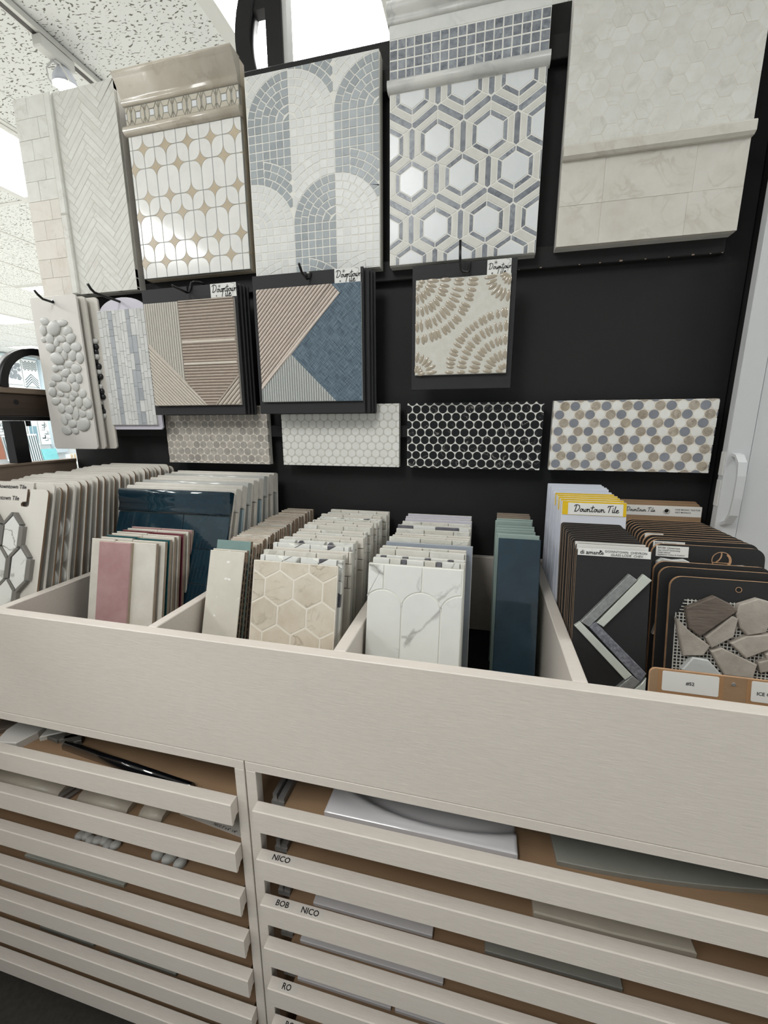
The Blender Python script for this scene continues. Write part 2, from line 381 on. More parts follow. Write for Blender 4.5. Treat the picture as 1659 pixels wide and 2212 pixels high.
def area(p): return 0.5*sum(p[i][0]*p[(i+1) % len(p)][1]-p[(i+1) % len(p)][0]*p[i][1] for i in range(len(p)))
def ccw(p): return list(p) if area(p) > 0 else list(p)[::-1]
def cen(p): return (sum(q[0] for q in p)/len(p), sum(q[1] for q in p)/len(p))
def clean(p, e=1e-5):
    o = []
    for q in p:
        if not o or math.hypot(q[0]-o[-1][0], q[1]-o[-1][1]) > e: o.append(q)
    if len(o) > 1 and math.hypot(o[0][0]-o[-1][0], o[0][1]-o[-1][1]) < e: o.pop()
    return o
def offset(p, d):
    n = len(p); out = []
    for i in range(n):
        a, b, c = p[i-1], p[i], p[(i+1) % n]
        d1 = (b[0]-a[0], b[1]-a[1]); d2 = (c[0]-b[0], c[1]-b[1])
        l1 = math.hypot(*d1) or 1e-9; l2 = math.hypot(*d2) or 1e-9
        n1 = (-d1[1]/l1, d1[0]/l1); n2 = (-d2[1]/l2, d2[0]/l2)
        k = 1+n1[0]*n2[0]+n1[1]*n2[1]
        k = max(k, 0.35)
        out.append((b[0]+(n1[0]+n2[0])*d/k, b[1]+(n1[1]+n2[1])*d/k))
    return out
def chalf(p, px, py, nx, ny):
    """keep the part of p on the side the normal points to"""
    o = []
    for i in range(len(p)):
        a, b = p[i], p[(i+1) % len(p)]
        da = (a[0]-px)*nx+(a[1]-py)*ny; db = (b[0]-px)*nx+(b[1]-py)*ny
        if da >= 0: o.append(a)
        if (da >= 0) != (db >= 0):
            t = da/(da-db); o.append((a[0]+(b[0]-a[0])*t, a[1]+(b[1]-a[1])*t))
    return o
def crect(p, x0, y0, x1, y1):
    for args in ((x0,0,1,0),(x1,0,-1,0),(0,y0,0,1),(0,y1,0,-1)):
        p = chalf(p, *args)
        if len(p) < 3: return []
    p = clean(p); return p if len(p) >= 3 and abs(area(p)) > 1e-7 else []
def rrect(x0, y0, x1, y1, r, n=4, corners=(1,1,1,1)):
    o = []
    for (cx, cy, a0), on in zip(((x1-r, y0+r, -PI/2), (x1-r, y1-r, 0), (x0+r, y1-r, PI/2), (x0+r, y0+r, PI)), corners):
        if on:
            for i in range(n+1): a = a0+PI/2*i/n; o.append((cx+r*math.cos(a), cy+r*math.sin(a)))
        else: o.append((cx+r*(1 if a0 in (-PI/2, 0) else -1), cy+r*(1 if a0 in (0, PI/2) else -1)))
    return o
def rect(x0, y0, x1, y1): return [(x0,y0),(x1,y0),(x1,y1),(x0,y1)]

# ------------------------------------------------------------------ object helpers
def link(name, data, parent=None, loc=(0,0,0), rot=(0,0,0), scale=None):
    o = bpy.data.objects.new(name, data); col.objects.link(o)
    if parent is not None: o.parent = parent; o.location = loc
    else: o.location = (loc[0], loc[1], loc[2]+CZ)
    o.rotation_euler = rot
    if scale: o.scale = scale
    return o
def ob(name, mb, mats, parent=None, loc=(0,0,0), rot=(0,0,0)):
    if isinstance(mats, str): mats = [mats]
    return link(name, mb.mesh(name, mats), parent, loc, rot)
def tag(o, label, cat, group=None):
    o['label'] = label; o['category'] = cat
    if group: o['group'] = group
    return o
def thing(name, label, cat, loc, rot=(0,0,0), group=None):
    o = link(name, None, None, loc, rot); o.empty_display_size = 0.05
    return tag(o, label, cat, group)
def struct(o): o['kind'] = 'structure'; return o
UP = (PI/2, 0, 0)          # local xy = wall plane, local z points out to the room (towards -Y)
def put_tiles(root, polys, z0, z1, gap=0.0016, bev=0.0008, name='tile', limit=300, base=None):
    """each polygon becomes a tile of its own, a child of root"""
    items = []
    for p, mname in polys:
        p = clean(ccw(p))
        if len(p) < 3: continue
        q = offset(p, gap/2)
        a = area(q)
        if a < 4e-6 or a > area(p): continue
        items.append((a, q, mname))
    items.sort(key=lambda t: -t[0])
    for a, q, mname in items[:limit]:
        c = cen(q); mb = MB(); dz = random.uniform(-0.0002, 0.0002)
        mb.prism([(x-c[0], y-c[1]) for x, y in q], 0, z1-z0+dz, bev if a > 2e-5 else 0)
        ob(name, mb, mname, root, (c[0], c[1], z0))
    rest = items[limit:]
    if rest:
        names = sorted({t[2] for t in rest}); mb = MB()
        for a, q, mname in rest: mb.prism(q, z0, z1, 0, names.index(mname))
        o = ob(name + '_fill', mb, names, root); o['kind'] = 'stuff'
ORD = ['first','second','third','fourth','fifth','sixth','seventh','eighth','ninth','tenth','eleventh','twelfth','thirteenth','fourteenth','fifteenth','sixteenth','seventeenth','eighteenth','nineteenth','twentieth','twenty-first','twenty-second','twenty-third','twenty-fourth','twenty-fifth','twenty-sixth','twenty-seventh','twenty-eighth','twenty-ninth','thirtieth','thirty-first','thirty-second']

# lettering: block type from the built-in font, script lettering from strokes
def text_polys(txt, size):
    cu = bpy.data.curves.new('lettering', 'FONT'); cu.body = txt; cu.size = size; cu.resolution_u = 2; cu.offset = size*0.018
    t = bpy.data.objects.new('lettering', cu); col.objects.link(t)
    dg = bpy.context.evaluated_depsgraph_get()
    me = bpy.data.meshes.new_from_object(t.evaluated_get(dg))
    vs = [tuple(v.co) for v in me.vertices]; fs = [tuple(p.vertices) for p in me.polygons]
    bpy.data.objects.remove(t); bpy.data.meshes.remove(me); bpy.data.curves.remove(cu)
    return vs, fs
def add_text(mb, txt, size, x, y, z, mat, center=False):
    vs, fs = text_polys(txt, size)
    if not vs: return
    w = max(v[0] for v in vs) - min(v[0] for v in vs)
    dx = x - (w/2 if center else 0); b = len(mb.v)
    mb.v += [(vx+dx, vy+y, z) for vx, vy, vz in vs]
    for f in fs: mb.face([b+i for i in f], mat)
SCRIPT = {
 'D': (0.78, [[(0.22,0.92),(0.12,0.02)], [(-0.06,0.78),(0.06,0.98),(0.34,1.02),(0.62,0.88),(0.70,0.58),(0.56,0.22),(0.30,0.0),(0.06,0.04)]]),
 'o': (0.44, [[(0.20,0.42),(0.06,0.32),(0.05,0.12),(0.17,0.0),(0.31,0.08),(0.34,0.27),(0.22,0.42)], [(0.26,0.40),(0.46,0.34)]]),
 'w': (0.58, [[(0.0,0.40),(0.06,0.10),(0.14,0.0),(0.24,0.10),(0.28,0.38)], [(0.28,0.10),(0.36,0.0),(0.47,0.10),(0.50,0.42),(0.60,0.36)]]),
 'n': (0.50, [[(0.04,0.42),(0.06,0.0)], [(0.06,0.24),(0.18,0.40),(0.29,0.38),(0.32,0.12),(0.40,0.0),(0.52,0.10)]]),
 't': (0.40, [[(0.20,0.90),(0.12,0.14),(0.20,0.0),(0.34,0.06)], [(-0.06,0.60),(0.40,0.68)]]),
 'T': (0.62, [[(0.30,0.94),(0.16,0.0)], [(-0.04,0.74),(0.02,0.94),(0.30,0.96),(0.66,1.0)]]),
 'i': (0.24, [[(0.06,0.42),(0.05,0.08),(0.12,0.0),(0.24,0.08)], [(0.08,0.60),(0.10,0.64)]]),
 'l': (0.26, [[(0.14,0.94),(0.05,0.12),(0.12,0.0),(0.26,0.08)]]),
 'e': (0.42, [[(0.06,0.20),(0.30,0.28),(0.28,0.40),(0.14,0.40),(0.05,0.22),(0.12,0.02),(0.28,0.0),(0.42,0.12)]]),
 ' ': (0.34, [])}
def add_script(mb, txt, size, x, y, z, mat, w=0.075, slant=0.12):
    for ch in txt:
        adv, strokes = SCRIPT[ch]
        for st in strokes:
            mb.ribbon([(x+(px+slant*py)*size, y+py*size) for px, py in st], w*size, z, mat)
        x += adv*size
    return x
def add_star(mb, x, y, r, z, mat, w=0.0005):
    for k in range(4):
        a = PI*k/4 + 0.2; mb.ribbon([(x-r*math.cos(a), y-r*math.sin(a)), (x+r*math.cos(a), y+r*math.sin(a))], w, z, mat)
# ------------------------------------------------------------------ the shop: floor, ceiling, walls
FLOOR = -CZ; CEIL = 1.33
struct(ob('floor', MB().box(-9.0, 3.5, -4.0, 8.4, FLOOR-0.05, FLOOR), 'carpet'))
tag(ob('floor_dark_sheet', MB().bbox(-2.2, 1.2, -0.35, 0.95, FLOOR+0.0005, FLOOR+0.008, 0.002), 'sheet_dark'), 'dark floor mat in front of and under the drawer cabinets', 'mat')  # dark sheet added over the pale floor around the cabinets
ceil = struct(ob('ceiling', MB().box(-9.0, 3.5, -4.0, 8.4, CEIL+0.02, CEIL+0.06), 'gap_black'))
GX = [-0.95+0.61*i for i in range(-13, 8)]; GY = [-0.16-1.22*3 + 1.22*j for j in range(0, 10)]
tro_cols = [-0.95-1.83*k for k in range(-1, 5)]
tro_rows = [GY[j] for j in (2, 4, 6, 8)]
mbt = MB().box(0.008, 0.602, 0.008, 1.212, 0, 0.015); tile_me = mbt.mesh('ceiling_tile', ['acoustic_tile'])
def is_tro(x, y):
    if x > 0.5 and y < 3: return abs(x-1.49) < 0.02 and abs(y-GY[3]) < 0.02
    if abs(x-tro_cols[2]+0.61) < 0.02 and abs(y-GY[3]) < 0.02: return True
    return any(abs(x-a) < 0.02 for a in tro_cols) and any(abs(y-b) < 0.02 for b in tro_rows)
grid = MB()
for x in GX: grid.box(x-0.012, x+0.012, GY[0], GY[-1], CEIL-0.004, CEIL+0.002)
for y in GY: grid.box(GX[0], GX[-1], y-0.012, y+0.012, CEIL-0.0035, CEIL+0.0018)
ob('ceiling_grid', grid, 'metal_white', ceil)
for x in GX[:-1]:
    for y in GY[:-1]:
        if is_tro(x, y): continue
        link('ceiling_tile', tile_me, ceil, (x, y, CEIL))
tro_frame = MB()
tro_frame.box(0.012, 0.598, 0.012, 0.045, -0.008, 0.012); tro_frame.box(0.012, 0.598, 1.175, 1.208, -0.008, 0.012)
tro_frame.box(0.012, 0.045, 0.045, 1.175, -0.008, 0.012); tro_frame.box(0.565, 0.598, 0.045, 1.175, -0.008, 0.012)
tro_frame_me = tro_frame.mesh('troffer_frame', ['metal_white'])
tl = MB(); tl.flat([(0.045, 1.175), (0.565, 1.175), (0.565, 0.045), (0.045, 0.045)], 0.0); lens_me = tl.mesh('troffer_lens', ['troffer_lens'])
cname = {0: 'to the right of the board', 1: 'above the black display board', 2: 'left of the track light', 3: 'in third column leftwards', 4: 'in fourth column leftwards', 5: 'near the far wall'}
rname = ['overhead row', 'nearest row ahead', 'second row ahead', 'row at the far end']
for ci, x in enumerate(tro_cols):
    for ri, y in enumerate(tro_rows):
        if ci == 0 and ri == 0: x, y = 1.49, GY[3]  # added right lamp, out of view, brightens the bin rim and lights the handle
        if ci == 0 and ri == 1: continue
        rows_here = [y, GY[3]] if (ci == 2 and ri == 0) else [y]  # extra left lamp added out of view to brighten rim and sample tops
        for y in rows_here:
          if ci == 2: x = tro_cols[2] if y != GY[3] else tro_cols[2]-0.61
          t = thing('ceiling_light', 'recessed prismatic ceiling light ' + cname[ci] + ', ' + (rname[ri] if y != GY[3] else 'row beside the viewer'), 'ceiling light', (x, y, CEIL), group='recessed ceiling lights')
          link('light_frame', tro_frame_me, t); link('lens', lens_me, t, (0, 0, 0.004))

struct(ob('wall_left', MB().box(-9.0, -8.9, -4.0, 8.4, FLOOR, CEIL+0.02), 'wall_white'))
struct(ob('wall_back', MB().box(-8.9, 3.5, 8.3, 8.4, FLOOR, CEIL+0.02), 'wall_white'))
struct(ob('wall_right', MB().box(3.4, 3.5, -4.0, 8.3, FLOOR, CEIL+0.02), 'wall_white'))

# track light on the ceiling
t = thing('track_light', 'white ceiling track with one lit spotlight head, left of the panels', 'track light', (-1.555, 1.0, CEIL))
ob('track', MB().box(-0.019, 0.019, -1.9, 4.2, -0.024, -0.0045), 'metal_white', t)
ob('track_slot', MB().box(-0.012, 0.004, -1.88, 4.18, -0.0255, -0.0235), 'track_dark', t)
ob('adapter', MB().bbox(-0.017, 0.021, 0.40, 0.53, -0.062, -0.0258, 0.004), 'metal_white', t)
arm = MB()
for s in (-1, 1):
    arm.tube([(0.002, 0.46, -0.06), (s*0.03, 0.455, -0.082), (s*0.040, 0.465, -0.105), (s*0.038, 0.48, -0.12)], 0.0028, 6)
ob('yoke', arm, 'metal_white', t)
hd = MB(); axis = [(0.0, 0.49, -0.062), (0.0, 0.492, -0.075), (0.0, 0.494, -0.095), (0.0, 0.495, -0.118)]
hd.tube(axis, [0.012, 0.026, 0.036, 0.040], 16)
ob('lamp_head', hd, 'pale_plastic', t)
gl = MB(); gl.tube([(0.0, 0.495, -0.1185), (0.0, 0.4945, -0.127), (0.0, 0.494, -0.133)], [0.034, 0.028, 0.01], 16)
ob('bulb', gl, 'bulb_glow', t)

# ------------------------------------------------------------------ black display board with its battens
BY = 1.04
board = thing('display_board', 'tall matt black display board with horizontal battens behind the samples', 'board', (-0.37, BY, FLOOR))
def bp(name, mb, mat): return ob(name, mb, mat, board, (0.37, -BY, -FLOOR))
bp('board_panel', MB().bbox(-1.236, 0.491, BY, BY+0.022, FLOOR, 0.793, 0.003), 'board_black')
for z0, z1, x0, x1 in ((0.320, 0.362, -0.905, 0.438), (-0.036, -0.006, -1.20, 0.12), (0.688, 0.728, -1.15, 0.438)):
    bp('batten', MB().bbox(x0, x1, 1.020, BY, z0, z1, 0.0015), 'board_black')
ch = MB(); rc = random.Random(3)
for k, (x, s) in enumerate(((0.055, 1), (0.098, 2.2), (0.175, 1.5), (0.214, 1.6), (0.252, 2.8), (0.298, 1.5), (0.34, 1.2), (0.381, 2.4), (0.412, 1.2), (0.432, 1.4))):
    w = 0.0012*s; ch.box(x, x+w*1.6, 1.0194, 1.0206, 0.3202, 0.3202+w*0.8)
bp('paint_chip', ch, 'bare_wood')

# iron ring and post of the rack behind the board
t = thing('iron_rack', 'black iron rack post and large ring rising behind the display board', 'rack', (-0.52, 1.10, FLOOR))
def arc(cx, cz, r, a0, a1, n): return [(cx+r*math.cos(a0+(a1-a0)*i/n), cz+r*math.sin(a0+(a1-a0)*i/n)) for i in range(n+1)]
def ring_mesh(cx, cz, ro, ri, y0, y1, a0, a1, n=48):
    mb = MB(); o = arc(cx, cz, ro, a0, a1, n); i_ = arc(cx, cz, ri, a0, a1, n); b = len(mb.v)
    for (ox, oz), (ix, iz) in zip(o, i_): mb.v += [(ox, y0, oz), (ox, y1, oz), (ix, y1, iz), (ix, y0, iz)]
    for k in range(n):
        p, q = b+4*k, b+4*k+4
        for e in range(4): f = (e+1) % 4; mb.face((p+e, p+f, q+f, q+e), 0, e in (0, 2))
    mb.face((b, b+3, b+2, b+1)); mb.face((b+4*n, b+4*n+1, b+4*n+2, b+4*n+3)); return mb
ob('ring', ring_mesh(0.112, 0.892-FLOOR, 0.214, 0.176, -0.012, 0.024, 0, 2*PI, 72), 'iron', t)
pm = MB().box(-0.021, 0.019, -0.012, 0.024, 0, 1.28-FLOOR); ob('post', pm, 'iron', t)
ob('post_highlight', MB().box(0.0192, 0.030, -0.006, 0.024, 0, 1.28-FLOOR), 'metal_white', t)  # pale strip painted in for the bright reflection on the post's right side
ob('ring_clip', MB().box(-0.062, -0.021, -0.008, 0.02, 0.945-FLOOR, 0.985-FLOOR), 'iron', t)

# ------------------------------------------------------------------ side frame at the left end of the bin
SX = -1.236
t = thing('side_frame', 'wooden end frame with black iron post and half ring, left of the display board', 'frame', (SX, 0.6, FLOOR))
def sp(name, mb, mat): return ob(name, mb, mat, t, (-SX, -0.6, -FLOOR))
sp('low_panel', MB().box(SX-0.022, SX, 0.02, 1.038, FLOOR, -0.112), 'taupe_wood')
sp('ledge', MB().bbox(SX-0.030, SX+0.003, 0.0, 1.038, -0.112, -0.105, 0.001), 'pale_wood')
sp('beam', MB().bbox(SX-0.03, SX, 0.0, 1.03, 0.021, 0.080, 0.002), 'dark_wood')
sp('beam_cap', MB().bbox(SX-0.034, SX+0.004, 0.0, 1.03, 0.0805, 0.096, 0.002), 'pale_wood')
sp('knot', MB().tube([(SX+0.0002, 0.894, 0.058), (SX+0.0007, 0.894, 0.058)], 0.007, 14), 'iron')
sp('under_bar', MB().box(SX-0.024, SX+0.001, 0.0, 1.03, 0.009, 0.0205), 'iron')
sp('post', MB().box(SX-0.026, SX+0.002, 0.868, 0.905, -0.105, 0.0085), 'iron')
sp('bolt', MB().tube([(SX-0.012, 0.924, 0.0085), (SX-0.012, 0.924, -0.006)], 0.006, 8), 'iron')
rg = ring_mesh(0, 0, 0.110, 0.092, -0.03, 0.004, 0, PI, 30)
for i, (x, y, z) in enumerate(rg.v): rg.v[i] = (SX+y*0.9+0.002, 0.972-x, 0.096+z)
sp('half_ring', rg, 'iron')

# ------------------------------------------------------------------ painted bin that holds the loose samples
FY, FI, RIM, BIN_FLOOR = 0.5045, 0.5235, -0.3287, -0.53
t = thing('sample_bin', 'long off-white painted bin with dividers, full of upright tile samples', 'bin', (-0.37, 0.77, BIN_FLOOR-0.012))
def bn(name, mb, mat): return ob(name, mb, mat, t, (0.37, -0.77, -BIN_FLOOR+0.012))
def paintbox(x0, x1, y0, y1, z0, z1, e=0.0012): return MB().bbox(x0, x1, y0, y1, z0, z1, e)
bn('front_panel', paintbox(-1.23, 0.49, FY, FI, -0.538, RIM), 'paint')
bn('back_panel', paintbox(-1.23, 0.49, 1.022, 1.0395, BIN_FLOOR, RIM-0.002), 'paint')
bn('bottom_panel', MB().box(-1.23, 0.49, FI, 1.022, BIN_FLOOR-0.010, BIN_FLOOR), 'liner')
for a, b in ((-0.8580, -0.8387), (-0.5295, -0.5122), (-0.2032, -0.1837), (0.1262, 0.1452), (0.4715, 0.4900)):
    bn('divider', paintbox(a, b, FI+0.0003, 1.0217, BIN_FLOOR, RIM), 'paint')
bn('end_panel', paintbox(-1.23, -1.212, FI+0.0003, 1.0217, BIN_FLOOR, RIM), 'paint')

# ------------------------------------------------------------------ drawer cabinets under the bin
TOPS = [-0.611-0.0975*k for k in range(7)]
SLAT = [(0.5045, 0.0), (0.4875, 0.0), (0.4860, -0.0015), (0.4860, -0.041), (0.4872, -0.042), (0.4905, -0.042), (0.4925, -0.0375), (0.4960, -0.036), (0.4985, -0.032), (0.5045, -0.032)]
TY = -0.024                                            # tray surface below the slat top
def cabinet(x0, x1, side, where, sx0, sx1, ox0, ox1, labels):
    root = thing('drawer_cabinet', 'off-white cabinet of shallow slatted pull-out drawers, ' + where, 'cabinet', ((x0+x1)/2, 0.77, FLOOR))
    off = (-(x0+x1)/2, -0.77, -FLOOR)
    def P(name, mb, mat, par=root, o=off): return ob(name, mb, mat, par, o)
    P('top_rail', paintbox(x0+0.0004, x1-0.0004, FY, FY+0.018, -0.5555, -0.5385, 0.0008), 'paint')
    P('stile', paintbox(ox1 if side < 0 else x0+0.0006, x1-0.0006 if side < 0 else ox0, FY, FY+0.018, -1.30, -0.5557, 0.0008), 'paint')
    P('stile', paintbox(x0+0.0006 if side < 0 else ox1, ox0 if side < 0 else x1-0.0006, FY, FY+0.018, -1.30, -0.5557, 0.0008), 'paint')
    P('side_panel', MB().box(x0+0.001, x0+0.012, FY+0.0185, 1.03, FLOOR, -0.545), 'mdf')
    P('side_panel', MB().box(x1-0.012, x1-0.001, FY+0.0185, 1.03, FLOOR, -0.545), 'mdf')
    P('back', MB().box(x0+0.012, x1-0.012, 1.018, 1.03, FLOOR, -0.545), 'mdf')
    P('toe_kick', MB().box(x0+0.012, x1-0.012, 0.60, 0.615, FLOOR, -1.252), 'liner')
    P('base_panel', MB().box(x0+0.013, x1-0.013, FY+0.02, 1.015, -1.264, -1.252), 'mdf')
    for k, z in enumerate(TOPS):
        mb = MB().extrude([(y-0.77, zz) for y, zz in SLAT], sx0-(sx0+sx1)/2, sx1-(sx0+sx1)/2)
        dr = ob('drawer_front', mb, 'paint', root, ((sx0+sx1)/2-(x0+x1)/2, 0.0, z-FLOOR))
        o2 = (-(sx0+sx1)/2, -0.77, -z)
        ob('tray', MB().box(ox0+(0.036 if side > 0 else 0.014), ox1-0.014, 0.5048, 1.0, z+TY-0.009, z+TY), 'mdf', dr, o2)
        for xs in ((ox0+0.012, ox0+0.0355) if side > 0 else (ox1-0.0125, ox1-0.0015),):
            sl = MB().box(xs[0], xs[1], 0.526, 0.99, z+TY-0.004, z+TY+0.005)
            sl.box(xs[0]+0.001, xs[0]+0.0085 if side > 0 else xs[0]+0.0075, 0.53, 0.98, z+TY+0.005, z+TY+0.016)
            if side > 0: sl.box(xs[0]+0.0125, xs[1]-0.0005, 0.528, 0.99, z+TY+0.005, z+TY+0.012)
            ob('slide', sl, 'steel', dr, o2)
        for (txt, tx, w) in labels.get(k, ()):
            lb = MB().flat([(tx-0.007, 0.4885), (tx+w, 0.4885), (tx+w, 0.5035), (tx-0.007, 0.5035)], z+0.0003, 0)
            add_text(lb, txt, 0.0125, tx, 0.4915, z+0.0006, 1)
            ob('name_label', lb, ['label_clear', 'ink'], dr, o2)
    return root
cabinet(-1.21, -0.3575, -1, 'left of the central seam', -1.20, -0.3763, -1.19, -0.3763, {})
cabinet(-0.3565, 0.490, 1, 'right of the central seam', -0.3370, 0.478, -0.3375, 0.47,
        {1: [('NICO', -0.312, 0.042)], 2: [('BOB', -0.312, 0.033), ('NICO', -0.265, 0.042)], 4: [('RO', -0.312, 0.03)], 5: [('RO', -0.312, 0.03)]})

# ------------------------------------------------------------------ grey cabinet door at the right
DY = 0.98
t = thing('cupboard', 'tall pale grey shaker cupboard with arched handle, right of the board', 'cupboard', (0.85, 1.2, FLOOR))
def dp(name, mb, mat): return ob(name, mb, mat, t, (-0.85, -1.2, -FLOOR))
dp('carcass', MB().box(0.500, 1.24, DY+0.024, 1.55, FLOOR, 1.2), 'gap_black')
dd = MB(); x0, x1 = 0.479, 1.22
dd.bbox(x0, x0+0.04, DY, DY+0.02, FLOOR+0.1, 1.19, 0.0012); dd.bbox(x1-0.04, x1, DY, DY+0.02, FLOOR+0.1, 1.19, 0.0012)
dd.bbox(x0+0.04, x1-0.04, DY, DY+0.02, FLOOR+0.1, FLOOR+0.15, 0.0012); dd.bbox(x0+0.04, x1-0.04, DY, DY+0.02, 1.14, 1.19, 0.0012)
dd.box(x0+0.04, x1-0.04, DY+0.009, DY+0.018, FLOOR+0.15, 1.14); dd.box(x0+0.044, x1-0.044, DY+0.0065, DY+0.012, FLOOR+0.154, 1.136)
dp('door', dd, 'door_grey')
hm = MB(); hz = [(-0.062, 0.0), (-0.064, -0.013), (-0.078, -0.027), (-0.105, -0.032), (-0.150, -0.032), (-0.185, -0.028), (-0.205, -0.016), (-0.212, 0.0)]
inner = [(-0.068, 0.0), (-0.070, -0.012), (-0.082, -0.022), (-0.107, -0.027), (-0.150, -0.027), (-0.181, -0.023), (-0.199, -0.013), (-0.205, 0.0)]
for (a, b, c, d) in zip(hz, hz[1:], inner, inner[1:]):
    k = len(hm.v)
    for (zz, yy) in (a, b, d, c): hm.v += [(0.487, DY+yy, zz), (0.502, DY+yy, zz)]
    for q in ((0,1,3,2), (4,5,7,6), (0,2,4,6), (1,7,5,3)): hm.face([k+i for i in q])
dp('handle', hm, 'door_grey')
lt = MB().box(0.4775, 0.4789, DY+0.004, DY+0.018, -0.108, -0.06); lt.box(0.4775, 0.4789, DY+0.004, DY+0.018, -0.172, -0.118)
dp('hinge_plate', lt, 'metal_white')
dp('frame_gap', MB().box(0.4915, 0.500, 1.005, 1.05, FLOOR, 1.2), 'gap_black')
# ------------------------------------------------------------------ mosaic panels on the top row
PB, PF = 1.0195, 0.990      # back and front of the hanging panels
def panel(name, label, x0, x1, z0, z1, group='large sample panels on the top row', back='backer', face='grout_white', cat='tile panel', pb=PB, pf=PF, tile_t=0.009):
    t = thing(name, label, cat, ((x0+x1)/2, pb, z0), UP, group)
    w = x1-x0; h = z1-z0
    ob('backer_board', MB().prism(rect(-w/2, 0, w/2, h), 0, pb-pf-tile_t, 0, bottom=True), back, t)
    ob('grout_bed', MB().prism(rect(-w/2+0.0006, 0.0006, w/2-0.0006, h-0.0006), pb-pf-tile_t, pb-pf-0.0006), face, t)
    return t, w, h, pb-pf-tile_t, pb-pf
def herringbone(x0, y0, x1, y1, wd, k, org=(0, 0)):
    out = []; c = math.sqrt(0.5); n = int(max(x1-x0, y1-y0)/wd)+6
    for a in range(-n, n):
        for b in range(-n//3, n//3+1):
            ox, oy = a*wd+b*k*wd, a*wd-b*k*wd
            for q in (rect(ox, oy, ox+k*wd, oy+wd), rect(ox, oy+wd, ox+wd, oy+wd+k*wd)):
                q = [((x-y)*c+org[0], (x+y)*c+org[1]) for x, y in q]
                q = crect(q, x0, y0, x1, y1)
                if q: out.append(q)
    return out
# 1: pale running bond beside a herringbone field, split by an upright trim
t, w, h, z0, z1 = panel('tile_panel', 'pale cream panel with herringbone field and narrow brick strip, leftmost on top row', -1.195, -0.892, 0.340, 0.797, face='grout_pale')
pol = []; sx = -w/2
rows = 10; bh = h/rows
for r in range(rows):
    cuts = [0, 0.042, 0.099] if r % 2 else [0, 0.070, 0.099]
    for a, b in zip(cuts, cuts[1:]): pol.append((rect(sx+a, r*bh, sx+b, (r+1)*bh), 'cream_warm' if r < 5 else 'cream_field'))
put_tiles(t, pol, z0, z1+0.004, 0.0006, 0.0002)
for a, b in ((0, 0.19), (0.19, h)):
    ob('pencil_trim', MB().prism(rect(sx+0.0995, a+0.0003, sx+0.121, b-0.0003), z0, z1+0.007, 0.003), 'cream_field', t)
put_tiles(t, [(q, 'cream_field') for q in herringbone(sx+0.1215, 0, w/2, h, 0.0152, 5, (0.0, 0.2))], z0, z1-0.0003, 0.0012, 0.0003)
# 2: leaf tiles with tan diamonds under a crown moulding
t, w, h, z0, z1 = panel('tile_panel', 'glossy white leaf mosaic with tan diamonds under beige crown moulding, on top row', -0.868, -0.565, 0.362, 0.788, back='backer_warm', face='grout_gray')
Zr = [0.674, 0.645, 0.604, 0.541, 0.502, 0.441, 0.398, 0.362]; Zr = [z-0.362 for z in Zr]
c = 0.0307; xd = -0.583+0.7165; pol = []; r = 0.0205
def isd(i, j): return (i+j) % 2 == 0 and 1 <= j
def qarc(cx, cy, a0, a1, n=6): return [(cx+r*math.cos(a0+(a1-a0)*k/n), cy+r*math.sin(a0+(a1-a0)*k/n)) for k in range(n+1)]
for i in range(-11, 2):
    for j in range(len(Zr)-1):
        xa = xd+(i-1)*c+c; xb = xa+c; yt, yb = Zr[j], Zr[j+1]
        # grid vertices: column line index i at xa, i+1 at xb ; row line j above, j+1 below
        p = []
        def vert(ii, jj, x, y, sxn, syn, seq):
            if jj >= 1 and (ii+jj) % 2 == 1 and jj < 7:
                cx, cy = x+sxn*r, y+syn*r
                p.extend(qarc(cx, cy, seq[0], seq[1]))
            else: p.append((x, y))
        vert(i, j+1, xa, yb, 1, 1, (PI, 1.5*PI)); vert(i+1, j+1, xb, yb, -1, 1, (1.5*PI, 2*PI))
        vert(i+1, j, xb, yt, -1, -1, (0, PI/2)); vert(i, j, xa, yt, 1, -1, (PI/2, PI))
        q = crect(p, -w/2, 0, w/2, Zr[0])
        if q: pol.append((q, 'thassos'))
for i in range(-11, 3):
    for j in range(1, 7):
        if (i+j) % 2 == 1:
            x, y = xd+i*c, Zr[j]; p = []
            for sxn, syn, a0 in ((1, 1, 1.5*PI), (-1, 1, 2*PI), (-1, -1, PI/2), (1, -1, PI)):
                p += qarc(x+sxn*r, y+syn*r, a0, a0-PI/2, 5)
            q = crect(clean(p), -w/2, 0, w/2, Zr[0])
            if q: pol.append((q, 'diamond_tan'))
put_tiles(t, [q for q in pol if q[1] == 'thassos'], z0, z1, 0.0016, 0.0004)
put_tiles(t, [q for q in pol if q[1] != 'thassos'], z0, z1-0.0003, 0.0002, 0.0, name='diamond_tile')
ys0, ys1 = 0.694-0.362, 0.735-0.362; ym = (ys0+ys1)/2; hh = (ys1-ys0)/2-0.0015; pol = []
